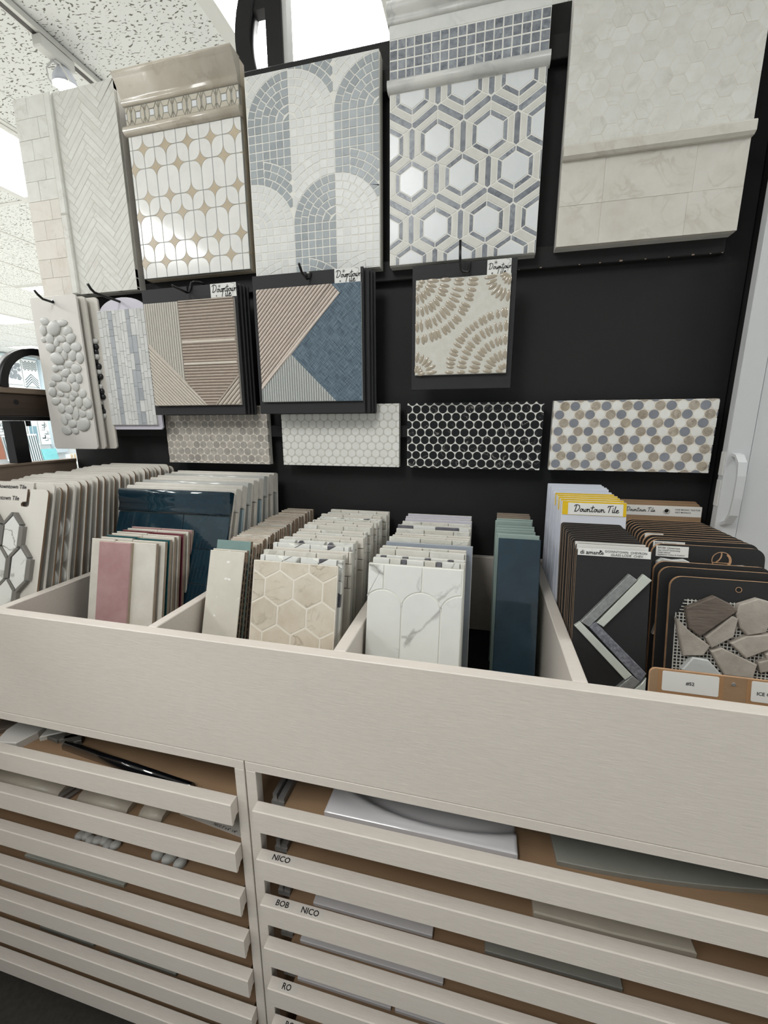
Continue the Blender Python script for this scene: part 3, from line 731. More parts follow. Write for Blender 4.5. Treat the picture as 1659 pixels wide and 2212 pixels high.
for k in range(9):
    x = -0.1345+k*0.0382-0.0382+0.0382*0.5; s = 0.0068; e = 0.0125; f = 0.0191
    pol += [(rect(x-s, ym-s, x+s, ym+s), 'hex_white')]
    pol += [([(x-s, ym+s), (x+s, ym+s), (x+e, ym+hh), (x-e, ym+hh)], 'strip_beige'), ([(x-e, ym-hh), (x+e, ym-hh), (x+s, ym-s), (x-s, ym-s)], 'strip_beige')]
    for sg in (-1, 1):
        pol += [([(x+sg*s, ym-s), (x+sg*e, ym-hh), (x+sg*f*0.93, ym-hh*0.35), (x+sg*f*0.93, ym+hh*0.35), (x+sg*e, ym+hh), (x+sg*s, ym+s)], 'strip_beige')]
        pol += [([(x+sg*e, ym-hh), (x+sg*f, ym-hh), (x+sg*f, ym-hh*0.35), (x+sg*f*0.93, ym-hh*0.35)], 'strip_beige'), ([(x+sg*e, ym+hh), (x+sg*f, ym+hh), (x+sg*f, ym+hh*0.35), (x+sg*f*0.93, ym+hh*0.35)], 'strip_beige')]
pol = [(crect(ccw(q), -w/2, ys0, w/2, ys1), mn) for q, mn in pol]
put_tiles(t, [(q, mn) for q, mn in pol if q], z0, z1+0.001, 0.0014, 0.0006, name='relief_tile')
def mould(root, prof, xa, xb, mat, name): return ob(name, MB().extrude(prof, xa, xb, 0, True), mat, root)
cb = 0.735-0.362; ct = 0.790-0.362
mould(t, [(cb, z0), (ct, z0), (ct, z1+0.026), (ct-0.006, z1+0.027), (ct-0.010, z1+0.022), (ct-0.013, z1+0.021), (ct-0.026, z1+0.013), (ct-0.040, z1+0.006), (cb+0.012, z1+0.004), (cb+0.006, z1+0.006), (cb, z1+0.003)], -w/2-0.004, w/2+0.001, 'crown_beige', 'crown_moulding')
pb0, pb1 = 0.674-0.362, 0.694-0.362; pr = [(pb0, z0)] + [(pb0+(pb1-pb0)*(0.5-0.5*math.cos(a)), z1+0.001+0.010*math.sin(a)) for a in [PI*k/8 for k in range(9)]][::1] + [(pb1, z0)]
mould(t, pr[::-1], -w/2-0.004, w/2+0.003, 'crown_beige', 'pencil_trim')
# 3: overlapping fans of grey and white tesserae
t, w, h, z0, z1 = panel('tile_panel', 'scalloped fan mosaic of grey and white marble tesserae, middle of top row', -0.551, -0.244, 0.341, 0.744)
R = 0.1025; wd = R/6; e = 0.90; P_ = 0.205; pol = []
def esc(p): return [(x, y/e) for x, y in p]
def eun(p): return [(x, y*e) for x, y in p]
for row in (-1, 0, 1, 2):
    zc = 0.648-0.341-P_*row
    for mcol in range(-1, 3):
        xa = (-0.447 if row % 2 == 0 else -0.5495)+0.3975+2*R*mcol
        for s in (-1, 1):
            mn = 'grey_tess' if s < 0 else 'white_tess'
            xl, zl = xa+s*R, zc-P_
            for k in range(6):
                ro, ri = R-k*wd, R-(k+1)*wd; n = max(1, round(PI/2*(ro+ri)/2/wd))
                for j in range(n):
                    a0, a1 = PI/2*j/n, PI/2*(j+1)/n
                    q = [(xa+s*ri*math.cos(a0), zc+e*ri*math.sin(a0)), (xa+s*ro*math.cos(a0), zc+e*ro*math.sin(a0)), (xa+s*ro*math.cos(a1), zc+e*ro*math.sin(a1)), (xa+s*ri*math.cos(a1), zc+e*ri*math.sin(a1))]
                    q = crect(ccw(clean(q)), -w/2, 0, w/2, h)
                    if q: pol.append((q, mn))
                rad = R if k < 2 else R+3*wd
                for j in range(16):
                    y1 = zc-j*wd*0.98; y0 = y1-wd*0.98
                    u0, u1 = sorted((xa+s*ri, xa+s*ro)); q = esc(rect(u0, y0, u1, y1))
                    cx, cy = cen(q); d = math.hypot(cx-xl, cy-zl/e)
                    nx, ny = (cx-xl)/d, (cy-zl/e)/d
                    q = chalf(q, xl+nx*rad, zl/e+ny*rad, nx, ny)
                    if len(q) < 3 or cy < zl/e: break
                    q = crect(clean(eun(q)), -w/2, 0, w/2, h)
                    if q and abs(area(q)) > 3e-5: pol.append((q, mn))
            for k in range(3):
                ri, ro = R+k*wd, R+(k+1)*wd; t0 = math.acos(min(1, R/((ri+ro)/2))); t1 = math.acos((R-4*wd)/((ri+ro)/2)); n = max(1, round((t1-t0)*ri/wd))
                for j in range(n):
                    a0, a1 = t0+(t1-t0)*j/n, t0+(t1-t0)*(j+1)/n
                    q = [(xl-s*rr_*math.cos(a), zl+e*rr_*math.sin(a)) for rr_, a in ((ri, a0), (ro, a0), (ro, a1), (ri, a1))]
                    lo, hi = sorted((xa, xa+s*4*wd))
                    q = crect(ccw(q), max(lo, -w/2), 0, min(hi, w/2), h)
                    if q: pol.append((q, mn))
put_tiles(t, pol, z0, z1, 0.0021, 0.0004, name='tessera')
# 4: hexagons ringed with grey strips under a squared band and rail
t, w, h, z0, z1 = panel('tile_panel', 'white hexagons ringed with blue-grey strips under a squared mosaic band and marble rails', -0.2225, 0.0855, 0.3405, 0.806)
ox, oy = -0.0685, 0.3405; top = 0.660-oy; pol = []
p = 0.1048; a0, a1, a2 = 0.0252, 0.0347, 0.0462; c1 = a1/math.cos(PI/6); c2 = a2/math.cos(PI/6); hp = p/2; c3 = hp/math.cos(PI/6)
def hexv(cx, cy, ap): rr_ = ap/math.cos(PI/6); return [(cx+rr_*math.cos(PI/6+k*PI/3), cy+rr_*math.sin(PI/6+k*PI/3)) for k in range(6)]
nest = 0.068; wide = p*math.cos(PI/6)
rowsz = [(0.5665+wide, 1), (0.5665, 0), (0.5665-nest, 1), (0.5665-nest-wide, 0), (0.5665-2*nest-wide, 1)]
rowsz.append((0.5665+wide+nest, 0))
def add(q, mn):
    q = crect(ccw(q), -w/2, 0, w/2, top)
    if q: pol.append((q, mn))
for zz, odd in rowsz:
    for k in range(-2, 4):
        cx = -0.1222-ox+k*p+(odd*hp); cy = zz-oy
        hi, ho, hb = hexv(cx, cy, a0), hexv(cx, cy, a1), hexv(cx, cy, a2)
        add(hi, 'hex_white')
        for s in range(6): add([hi[s], ho[s], ho[(s+1) % 6], hi[(s+1) % 6]], 'blue_grey')
        # upright strips between this hexagon and the next one to the right
        wy = (1 if not odd else -1)      # side on which the rows stand wide apart
        yt_, yb_ = (c2/2, -0.0243) if wy > 0 else (0.0243, -c2/2)
        add([(cx+a1, cy-c1/2), (cx+a2, cy+yb_), (cx+a2, cy+yt_), (cx+a1, cy+c1/2)], 'warm_white')
        nx = cx+p
        add([(nx-a1, cy+c1/2), (nx-a2, cy+yt_), (nx-a2, cy+yb_), (nx-a1, cy-c1/2)], 'warm_white')
        mx = cx+hp; tip = c3/2
        add([(cx+a2, cy-c2/2+0.002), (mx, cy-tip+0.001), (nx-a2, cy-c2/2+0.002), (nx-a2, cy+c2/2-0.002), (mx, cy+tip-0.001), (cx+a2, cy+c2/2-0.002)], 'blue_grey')
        if odd == 0:      # nested below: one beige strip down to each lower neighbour
            for sg in (-1, 1):
                bx, by = cx+sg*hp, cy-nest
                A = [(cx+sg*a1, cy-c1/2), (cx, cy-c1)]; B = [(bx-sg*a1, by+c1/2), (bx, by+c1)]
                add([A[0], A[1], B[0], B[1]], 'warm_white')
        else:             # wide below: beige, shared grey strip, beige
            for sg in (-1, 1):
                bx, by = cx+sg*hp, cy-wide
                add([(cx+sg*a1, cy-c1/2), (cx, cy-c1), (cx, cy-c2), (cx+sg*a2, cy-c2/2)], 'warm_white')
                add([(bx-sg*a1, by+c1/2), (bx, by+c1), (bx, by+c2), (bx-sg*a2, by+c2/2)], 'warm_white')
                add([(cx+sg*a2, cy-c2/2), (cx, cy-c2), (bx-sg*hp, by+c3/2+0.0004), (bx-sg*a2, by+c2/2), (bx, by+c2), (cx+sg*hp, cy-c3/2-0.0004)], 'blue_grey')
put_tiles(t, pol, z0, z1, 0.0022, 0.0003, name='strip_tile')
sq = []; n = 18; ys = 0.683-oy; ph = (0.752-0.683)/4
for i in range(n):
    for j in range(4): sq.append((rect(-w/2+i*w/n, ys+j*ph, -w/2+(i+1)*w/n, ys+(j+1)*ph), 'blue_grey'))
put_tiles(t, sq, z0, z1, 0.0022, 0.0007, name='square_tile')
ob('flat_border', MB().prism(rect(-w/2, 0.7525-oy, w/2, 0.776-oy), z0, z1, 0.0008), 'white_marble', t)
cb, ct = 0.7765-oy, 0.806-oy
mould(t, [(cb, z0), (ct, z0), (ct, z1+0.010), (ct-0.003, z1+0.017), (ct-0.010, z1+0.019), (ct-0.016, z1+0.015), (ct-0.020, z1+0.008), (cb+0.006, z1+0.004), (cb+0.003, z1+0.006), (cb, z1+0.002)][::1], -w/2-0.003, w/2+0.003, 'rail_marble', 'rail_moulding')
pb0, pb1 = 0.6605-oy, 0.6825-oy
pr = [(pb0, z0)] + [(pb0+(pb1-pb0)*(0.5-0.5*math.cos(a)), z1+0.001+0.011*math.sin(a)) for a in [PI*k/8 for k in range(9)]] + [(pb1, z0)]
mould(t, pr[::-1], -w/2-0.003, w/2+0.003, 'rail_marble', 'pencil_trim')
# 5: pale hexagons above a trim bar and larger slabs
t, w, h, z0, z1 = panel('tile_panel', 'pale cream hexagon panel with projecting trim bar and larger slabs below, rightmost on top row', 0.1235, 0.4385, 0.347, 0.830, face='grout_beige')
oy = 0.347; pol = []; ap = 0.0149; cr = ap/math.cos(PI/6)
for i in range(-1, 14):
    for j in range(-1, 13):
        cx = -w/2+i*cr*1.5+0.006; cy = 0.519-oy+j*2*ap+(i % 2)*ap
        q = crect([(cx+cr*math.cos(k*PI/3), cy+cr*math.sin(k*PI/3)) for k in range(6)], -w/2, 0.5185-oy, w/2, h)
        if q: pol.append((q, 'cream_field'))
put_tiles(t, pol, z0, z1-0.0003, 0.0008, 0.0002, name='hexagon_tile')
ob('trim_bar', MB().extrude([(0.496-oy, z0), (0.518-oy, z0), (0.518-oy, z1+0.010), (0.515-oy, z1+0.012), (0.500-oy, z1+0.012), (0.496-oy, z1+0.007)], -w/2, w/2+0.001), 'cream_stone', t)
pol = []
for (ya, yb, cuts) in ((0.419-oy, 0.4955-oy, (0, 0.0785, 0.232, w)), (0, 0.419-oy, (0, 0.078, 0.2265, w))):
    for a, b in zip(cuts, cuts[1:]): pol.append((rect(-w/2+a, ya, -w/2+b, yb), 'cream_stone'))
put_tiles(t, pol, z0, z1, 0.0005, 0.0002, name='slab_tile')

# ------------------------------------------------------------------ penny-round panels on the lower row
def disc_poly(cx, cy, r, n=20): return [(cx+r*math.cos(2*PI*k/n), cy+r*math.sin(2*PI*k/n)) for k in range(n)]
def penny(label, x0, x1, z0w, z1w, mats, pat, face, phase, pitch=0.0206):
    t, w, h, z0, z1 = panel('penny_panel', label, x0, x1, z0w, z1w, 'penny-round panels on the lower row', 'backer', face, 'tile panel', 1.0195, 1.0, 0.007)
    r = pitch*0.465; rows = int(h/(pitch*0.866))+3; cols = int(w/pitch)+3; shared = {}
    for j in range(rows):
        for i in range(cols):
            cx = -w/2+(i-0.5+0.5*(j % 2))*pitch+phase[0]; cy = h-(j-0.3)*pitch*0.866+phase[1]
            full = disc_poly(cx, cy, r); q = crect(full, -w/2, 0, w/2, h)
            if not q or area(q) < 1.5e-5: continue
            mn = mats[pat(i, j) % len(mats)]
            if area(q) > 0.99*area(full):
                if mn not in shared: shared[mn] = MB().prism(disc_poly(0, 0, r), 0, z1-z0, 0).mesh('penny_tile', [mn])
                link('penny_tile', shared[mn], t, (cx, cy, z0+random.uniform(-0.0002, 0.0002)))
            else:
                ob('penny_tile', MB().prism(q, 0, z1-z0, 0), mn, t, (0, 0, z0))
    return t
penny('warm grey penny-round panel half hidden below the ribbed tile board', -0.861, -0.551, -0.107, 0.045, ['penny_grey'], lambda i, j: 0, 'grout_beige', (0, 0))
penny('white penny-round panel below the blue and pink tile board', -0.510, -0.2015, -0.107, 0.045, ['penny_white'], lambda i, j: 0, 'grout_pale', (0.003, 0))
penny('black penny-round panel with white grout', -0.1815, 0.126, -0.1075, 0.045, ['penny_black'], lambda i, j: 0, 'grout_white', (0.002, -0.002))
penny('white, slate and stone mixed penny-round panel, rightmost on lower row', 0.1455, 0.4605, -0.1055, 0.046, ['penny_stone', 'penny_slate', 'penny_white'], lambda i, j: i+2*(j % 2), 'grout_beige', (0.003, 0.0))
# ------------------------------------------------------------------ boards hanging from hooks
def hook(label, pts, r=0.0031):
    b = pts[-1]
    mb = MB().tube([(x-b[0], y-b[1], z-b[2]) for x, y, z in pts], r, 8)
    pl = MB().box(-0.012, 0.012, -0.0028, 0.0, -0.006, 0.012)
    t = thing('display_hook', label, 'hook', b, group='black wire hooks')
    ob('hook_rod', mb, 'hook_black', t); ob('hook_plate', pl, 'hook_black', t)
def ribs(root, poly, ang, pitch, z0, hgt, mat, name='ribbed_field', gmat=None):
    """parallel raised ribs filling a polygon, joined because each is a few pixels wide"""
    d = (math.cos(ang), math.sin(ang)); n = (-d[1], d[0]); mb = MB()
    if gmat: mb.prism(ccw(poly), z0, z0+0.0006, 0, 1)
    else: mb.prism(ccw(poly), z0, z0+0.0006, 0, 0)
    ts = [x*n[0]+y*n[1] for x, y in poly]; k = math.floor(min(ts)/pitch)
    while k*pitch < max(ts):
        a = k*pitch+pitch*0.14; b = (k+1)*pitch-pitch*0.14
        q = chalf(chalf(ccw(poly), n[0]*a, n[1]*a, n[0], n[1]), n[0]*b, n[1]*b, -n[0], -n[1])
        q = clean(q, 1e-4)
        if len(q) >= 3 and area(q) > 2e-6: mb.prism(q, z0+0.0005, z0+hgt, min(pitch*0.26, hgt*0.8), 0)
        k += 1
    return ob(name, mb, [mat, gmat or mat], root)
def logo_tag(root, x0, y0, x1, y1, z):
    mb = MB().prism(rect(x0, y0, x1, y1), z, z+0.0005, 0, 0); w = x1-x0; h = y1-y0; zz = z+0.0008
    add_star(mb, x0+w*0.36, y1-h*0.20, h*0.13, zz, 1)
    add_script(mb, 'Downtown', w*0.235, x0+w*0.06, y0+h*0.38, zz, 1, 0.10)
    add_script(mb, 'Tile', w*0.26, x0+w*0.40, y0+h*0.04, zz, 1, 0.10)
    sw = [(0.80, 0.98), (0.93, 0.92), (0.95, 0.76), (0.86, 0.60), (0.82, 0.46), (0.88, 0.34), (0.86, 0.18)]
    mb.ribbon([(x0+a*w, y0+b*h) for a, b in sw], 0.0005, zz, 1)
    add_star(mb, x0+w*0.22, y0+h*0.12, h*0.06, zz, 1); add_star(mb, x0+w*0.82, y0+h*0.42, h*0.05, zz, 1)
    return ob('logo_label', mb, ['label_white', 'ink'], root)
HY = 0.957
def slotted(w, h, sx, sw=0.008, sd=0.014): return [(-w/2, 0), (w/2, 0), (w/2, h), (sx+sw, h), (sx+sw, h-sd), (sx, h-sd), (sx, h), (-w/2, h)]
def spares(n, x0, x1, z0, z1, dx, base_label, names):
    for k in range(n):
        w = x1-x0; h = z1-z0
        o = ob('spare_board', MB().prism(rrect(-w/2, 0, w/2, h, 0.004), 0, 0.0045, 0.0005, bottom=True), 'hang_card', None, ((x0+x1)/2+dx*(k+1), HY+0.0062+0.009*k+0.0045, z0-0.0004*k), UP)
        tag(o, names[k], 'sample board', 'blank backs of boards hanging behind others')
# A: pale and taupe ribbed tile
t = thing('hanging_sample', 'ribbed grey-beige and taupe tile on dark hanging board, beside the striped mosaic', 'sample board', (-0.7145, HY, 0.022), UP, 'dark boards hanging on hooks')
w, h = 0.265, 0.302
ob('card', MB().prism(slotted(w, h, -0.002), 0, 0.005, 0.0006, bottom=True), 'hang_card', t)
L = lambda X, Z: (X+0.7145, Z-0.022)
ob('tile_body', MB().prism([L(-0.839, 0.045), L(-0.589, 0.045), L(-0.589, 0.290), L(-0.839, 0.290)], 0.005, 0.0105, 0), 'rib_pale', t)
A = L(-0.839, 0.290); B = L(-0.741, 0.290); C = L(-0.741, 0.106); D = L(-0.839, 0.199); E_ = L(-0.683, 0.045); F = L(-0.661, 0.045); G = L(-0.589, 0.116); H = L(-0.589, 0.290); I = L(-0.589, 0.045); J = L(-0.839, 0.045)
ribs(t, [A, D, C, B], PI/2, 0.0066, 0.0105, 0.0034, 'rib_pale', gmat='groove_pale')
ribs(t, [B, C, E_, F, G, H], 0.0, 0.0070, 0.0105, 0.0028, 'rib_taupe', gmat='groove_taupe')
ribs(t, [D, J, E_, C], -0.76, 0.0068, 0.0105, 0.0034, 'rib_sand', gmat='groove_pale')
ribs(t, [F, I, G], 0.78, 0.0085, 0.0105, 0.0034, 'rib_sand', gmat='groove_taupe')
for zz in (0.193, 0.142): ob('accent_rib', MB().prism([L(-0.739, zz), L(-0.591, zz), L(-0.591, zz+0.006), L(-0.739, zz+0.006)], 0.0107, 0.0142, 0.0012), 'rib_sand', t)
logo_tag(t, 0.063, 0.2715, w/2-0.001, h-0.0005, 0.0053)
spares(3, -0.842, -0.5815, 0.022, 0.324, 0.004, '', ['plain dark board hanging directly behind the ribbed taupe tile', 'second plain dark board behind the ribbed taupe tile', 'rearmost plain dark board behind the ribbed taupe tile'])
# B: pink ribbed, blue woven and grey tile
t = thing('hanging_sample', 'pink ribbed and blue woven tile on dark hanging board', 'sample board', (-0.4065, HY, 0.0225), UP, 'dark boards hanging on hooks')
w, h = 0.268, 0.3095
ob('card', MB().prism(slotted(w, h, 0.0), 0, 0.005, 0.0006, bottom=True), 'hang_card', t)
L = lambda X, Z: (X+0.4065, Z-0.0225)
tl_, tr_, br_, bl_ = L(-0.529, 0.301), L(-0.277, 0.301), L(-0.277, 0.050), L(-0.529, 0.050)
ob('tile_body', MB().prism([bl_, br_, tr_, tl_], 0.005, 0.0100, 0), 'rib_grey', t)
Pq, Qq, Rq, Sq, Uq = L(-0.345, 0.301), L(-0.325, 0.281), L(-0.448, 0.157), L(-0.529, 0.079), L(-0.340, 0.050)
ribs(t, [tl_, Sq, Rq, Qq, Pq], 0.80, 0.0072, 0.0100, 0.0032, 'rib_pink', gmat='groove_taupe')
ob('border_rib', MB().prism(ccw([Sq, Qq, (Qq[0]-0.004, Qq[1]+0.004), (Sq[0], Sq[1]+0.0075)]), 0.0101, 0.0136, 0.001), 'rib_pink', t)
ob('woven_field', MB().prism(ccw([Rq, Uq, br_, tr_, Pq, Qq]), 0.0100, 0.0112, 0.0003), 'weave_blue', t)
ribs(t, [Sq, bl_, Uq, Rq], PI/2, 0.0060, 0.0100, 0.0026, 'rib_grey', gmat='groove_grey')
logo_tag(t, 0.068, 0.280, 0.128, h-0.0005, 0.0053)
spares(3, -0.536, -0.268, 0.0225, 0.332, 0.005, '', ['plain dark board hanging directly behind the blue woven tile', 'second plain dark board behind the blue woven tile', 'rearmost plain dark board behind the blue woven tile'])
# C: raised petal tile
t = thing('hanging_sample', 'glossy beige petal-relief tile on dark hanging board, alone on black', 'sample board', (-0.0575, HY, 0.0715), UP, 'dark boards hanging on hooks')
w, h = 0.212, 0.2505
ob('card', MB().prism(rect(-w/2, 0, w/2, h), 0, 0.006, 0.0006, bottom=True), 'hang_card', t)
x0, x1, y0, y1 = -0.0975, 0.0955, 0.0300, 0.2210
ob('tile_body', MB().prism(rect(x0, y0, x1, y1), 0.006, 0.0130, 0.001), 'petal_base', t)
pm = MB(); n = 10
for k, (s, z) in enumerate(((1.0, 0.0), (0.82, 0.55), (0.45, 0.92))):
    for j in range(n):
        a = 2*PI*j/n; cx = math.cos(a); pm.v.append((0.5*s*math.copysign(abs(cx)**0.8, cx), 0.5*s*math.sin(a)*(1-0.25*cx*cx), z))
for k in range(2):
    for j in range(n): pm.face((k*n+j, k*n+(j+1) % n, (k+1)*n+(j+1) % n, (k+1)*n+j), 0, True)
pm.v.append((0, 0, 1.0))
for j in range(n): pm.face((2*n+j, 2*n+(j+1) % n, 3*n), 0, True)
petal_me = pm.mesh('petal', ['petal'])
rp = random.Random(11)
for (cx, cy, a0, rings) in ((x0, y1, -PI/2, ((0.0145, 0.014, 3), (0.0355, 0.026, 7), (0.0625, 0.025, 11), (0.091, 0.027, 15), (0.1185, 0.024, 19))),
                            (x1, y0, PI/2, ((0.0145, 0.016, 3), (0.038, 0.026, 7), (0.0655, 0.024, 11), (0.093, 0.024, 15), (0.118, 0.022, 20))),
                            (x1, y1, PI, ((0.014, 0.020, 4), (0.041, 0.027, 7))), (x0, y0, 0, ((0.014, 0.018, 4), (0.037, 0.027, 6)))):
    for (rad, ln, cnt) in rings:
        for j in range(cnt):
            a = a0+PI/2*(j+0.5)/cnt+rp.uniform(-0.02, 0.02); l = ln*rp.uniform(0.78, 1.06); rr_ = rad+rp.uniform(-0.001, 0.001)
            px, py = cx+rr_*math.cos(a), cy+rr_*math.sin(a)
            if not (x0+0.002 < px < x1-0.002 and y0+0.002 < py < y1-0.002): continue
            link('petal', petal_me, t, (px, py, 0.0128), (0, 0, a), (l, rp.uniform(0.0074, 0.0096), 0.0022))
logo_tag(t, 0.0475, 0.2213, 0.0945, h-0.0005, 0.0063)
# pebble board and the two behind it
PEB = [(-0.0381,0.336,0.0161,0.0089,-11),(-0.0466,0.3141,0.0107,0.0147,4),(-0.0082,0.3168,0.0237,0.0184,11),(0.018,0.3283,0.0181,0.0094,4),(0.0328,0.3082,0.0173,0.0114,8),(-0.0505,0.2906,0.0089,0.008,-3),(-0.0288,0.2917,0.0149,0.0139,19),(0.0082,0.2905,0.0143,0.0103,-10),(-0.0089,0.2808,0.0093,0.0117,-28),(0.0407,0.2898,0.0162,0.0131,19),(-0.0316,0.2694,0.0156,0.0126,-18),(0.0228,0.2684,0.0131,0.015,16),(0.0528,0.2677,0.0187,0.0118,-2),(-0.0031,0.2637,0.0114,0.0094,-2),(0.0118,0.2491,0.0097,0.013,9),(-0.014,0.2408,0.0213,0.0179,-18),(0.0383,0.2473,0.0131,0.0147,-27),(0.0601,0.2399,0.012,0.0156,2),(0.0217,0.2254,0.0175,0.0093,2),(-0.0265,0.2157,0.0118,0.0106,13),(-0.0072,0.2173,0.0136,0.0078,-10),(0.0427,0.2135,0.0164,0.0135,-2),(0.0056,0.2039,0.0179,0.0106,13),(-0.028,0.1921,0.0187,0.0118,-2),(0.0475,0.1888,0.0112,0.0131,-6),(0.0229,0.1886,0.012,0.014,-22),(-0.0034,0.1866,0.008,0.0062,-1),(-0.0457,0.1773,0.012,0.0094,13),(-0.0073,0.1676,0.0257,0.0137,-9),(0.0321,0.1675,0.0116,0.0134,14),(-0.0487,0.1552,0.0136,0.0134,-1),(-0.0238,0.1495,0.0117,0.0084,-1),(-0.0032,0.1447,0.009,0.007,-1),(0.0238,0.1491,0.012,0.0095,-22),(0.052,0.1492,0.0131,0.011,25),(-0.043,0.1309,0.0149,0.0116,14),(-0.0113,0.1299,0.0154,0.0099,-13),(0.0145,0.1383,0.0097,0.0091,-1),(0.0359,0.1261,0.0132,0.0154,-1),(0.0629,0.1238,0.0133,0.0161,11),(0.0135,0.1209,0.0089,0.0063,-1),(-0.0272,0.1111,0.0127,0.0142,-1),(-0.0008,0.1074,0.0153,0.0121,0),(0.0481,0.1108,0.0096,0.0077,-1),(0.0191,0.0958,0.0111,0.0168,-13),(0.0409,0.0956,0.0123,0.0106,0),(0.0647,0.0929,0.0117,0.0128,11),(-0.0073,0.0878,0.0126,0.0111,-17),(-0.0253,0.08,0.0121,0.0144,11),(0.0023,0.0694,0.0153,0.0123,0),(0.0396,0.067,0.0245,0.0171,15),(-0.0226,0.0508,0.0168,0.0131,-8),(0.0073,0.0492,0.0127,0.0087,0)]
def pebble_mesh(mat, seed):
    rs = random.Random(seed); mb = MB(); n = 12; ph = rs.uniform(0, 6)
    for s, z in ((0.93, 0.0), (1.0, 0.3), (0.88, 0.68), (0.52, 0.94)):
        for j in range(n):
            a = 2*PI*j/n; k = s*(1+0.07*math.sin(2*a+ph)+0.04*math.sin(3*a+2*ph)); mb.v.append((k*math.cos(a), k*math.sin(a), z))
    for k in range(3):
        for j in range(n): mb.face((k*n+j, k*n+(j+1) % n, (k+1)*n+(j+1) % n, (k+1)*n+j), 0, True)
    mb.v.append((0, 0, 1.0))
    for j in range(n): mb.face((3*n+j, 3*n+(j+1) % n, 4*n), 0, True)
    return mb.mesh('pebble', [mat])
peb_me = [pebble_mesh('pebble_white', k) for k in range(4)]; pebb_me = [pebble_mesh('pebble_black', k+9) for k in range(2)]
def eyelet(root, x, y, z):
    mb = MB(); n = 18
    for r_, zz in ((0.0062, z), (0.0060, z+0.0012), (0.0042, z+0.0012), (0.0038, z+0.0002)):
        for j in range(n): a = 2*PI*j/n; mb.v.append((x+r_*math.cos(a), y+r_*math.sin(a), zz))
    for k in range(3):
        for j in range(n): mb.face((k*n+j, k*n+(j+1) % n, (k+1)*n+(j+1) % n, (k+1)*n+j), 0, True)
    ob('eyelet', mb, 'chrome', root)
    ob('eyelet_hole', MB().flat(disc_poly(x, y, 0.0040, 14), z+0.0003), 'gap_black', root)
PY = 0.943
t = thing('pebble_board', 'white board of pale flat pebbles hanging at far left', 'sample board', (-1.115, PY, -0.069), UP)
ob('card', MB().prism(rrect(-0.0765, 0, 0.0745, 0.396, 0.008), -0.005, 0, 0.0005, bottom=True), 'white_card', t)
rp = random.Random(5)
for k, (x, y, rx, ry, a) in enumerate(PEB):
    hz_ = min(rx, ry)*rp.uniform(0.42, 0.58)
    link('pebble', peb_me[k % 4], t, (x, y, -0.0003), (0, 0, math.radians(a)), (rx*0.99, ry*1.0, hz_))
eyelet(t, 0.0, 0.381, 0)
for k, (dx, dy, dark, nm) in enumerate(((0.012, 0.014, False, 'grey-edged pebble board hanging directly behind the pale pebble board'), (0.034, 0.030, True, 'board of black and white pebbles, rearmost behind the pale pebble board'))):
    t = thing('pebble_board', nm, 'sample board', (-1.115+dx, PY+dy, -0.069), UP, 'pebble boards hanging behind')
    ob('card', MB().prism(rrect(-0.0765, 0, 0.0745, 0.394, 0.009), -0.005, 0, 0.0005, bottom=True), 'card_board', t)
    for j in range(16 if dark else 0):
        link('pebble', (pebb_me[j % 2] if j % 3 else peb_me[j % 4]), t, (0.045+rp.uniform(-0.006, 0.008), 0.09+j*0.013, -0.0003), (0, 0, rp.uniform(0, 3)), (0.010, 0.008, 0.008))
# striped linear mosaic on a lavender card
t = thing('striped_sample', 'grey and white striped stone mosaic on lavender hanging card', 'sample board', (-0.934, 0.9755, -0.016), UP)
w = 0.150
ob('card', MB().prism([(-w/2+0.006, 0), (w/2+0.004, 0), (w/2+0.010, 0.006), (w/2+0.010, 0.28)] + [(0.002+0.077*math.cos(a), 0.296+0.040*math.sin(a)) for a in [PI*k/16 for k in range(17)]] + [(-w/2, 0.006)], -0.005, 0, 0.0005, bottom=True), 'lavender_card', t)
ob('mosaic_sheet', MB().prism(rect(-0.0748, 0.0125, 0.0735, 0.3055), 0, 0.0015, 0), 'grout_white', t)
cols_ = [(0.0125, 'white_linear'), (0.0115, 'white_linear'), (0.0085, 'white_linear'), (0.0135, 'grey_linear'), (0.0115, 'white_linear'), (0.0115, 'white_linear'), (0.0085, 'white_linear'), (0.0115, 'white_linear'), (0.0120, 'grey_linear'), (0.0150, 'grey_linear'), (0.0090, 'white_linear'), (0.0120, 'white_linear'), (0.0120, 'white_linear')]
x = -0.0748; pol = []; rl = random.Random(21)
for wd_, mn in cols_:
    y = 0.0125-rl.uniform(0, 0.02)
    while y < 0.3055:
        l = rl.choice((0.016, 0.022, 0.03, 0.03, 0.042)); q = crect(rect(x, y, x+wd_, y+l), -0.0748, 0.0125, 0.0735, 0.3055)
        if q: pol.append((q, mn if rl.random() > 0.08 else 'white_linear'))
        y += l
    x += wd_
put_tiles(t, pol, 0.0012, 0.0065, 0.0006, 0.0002, name='linear_tile')
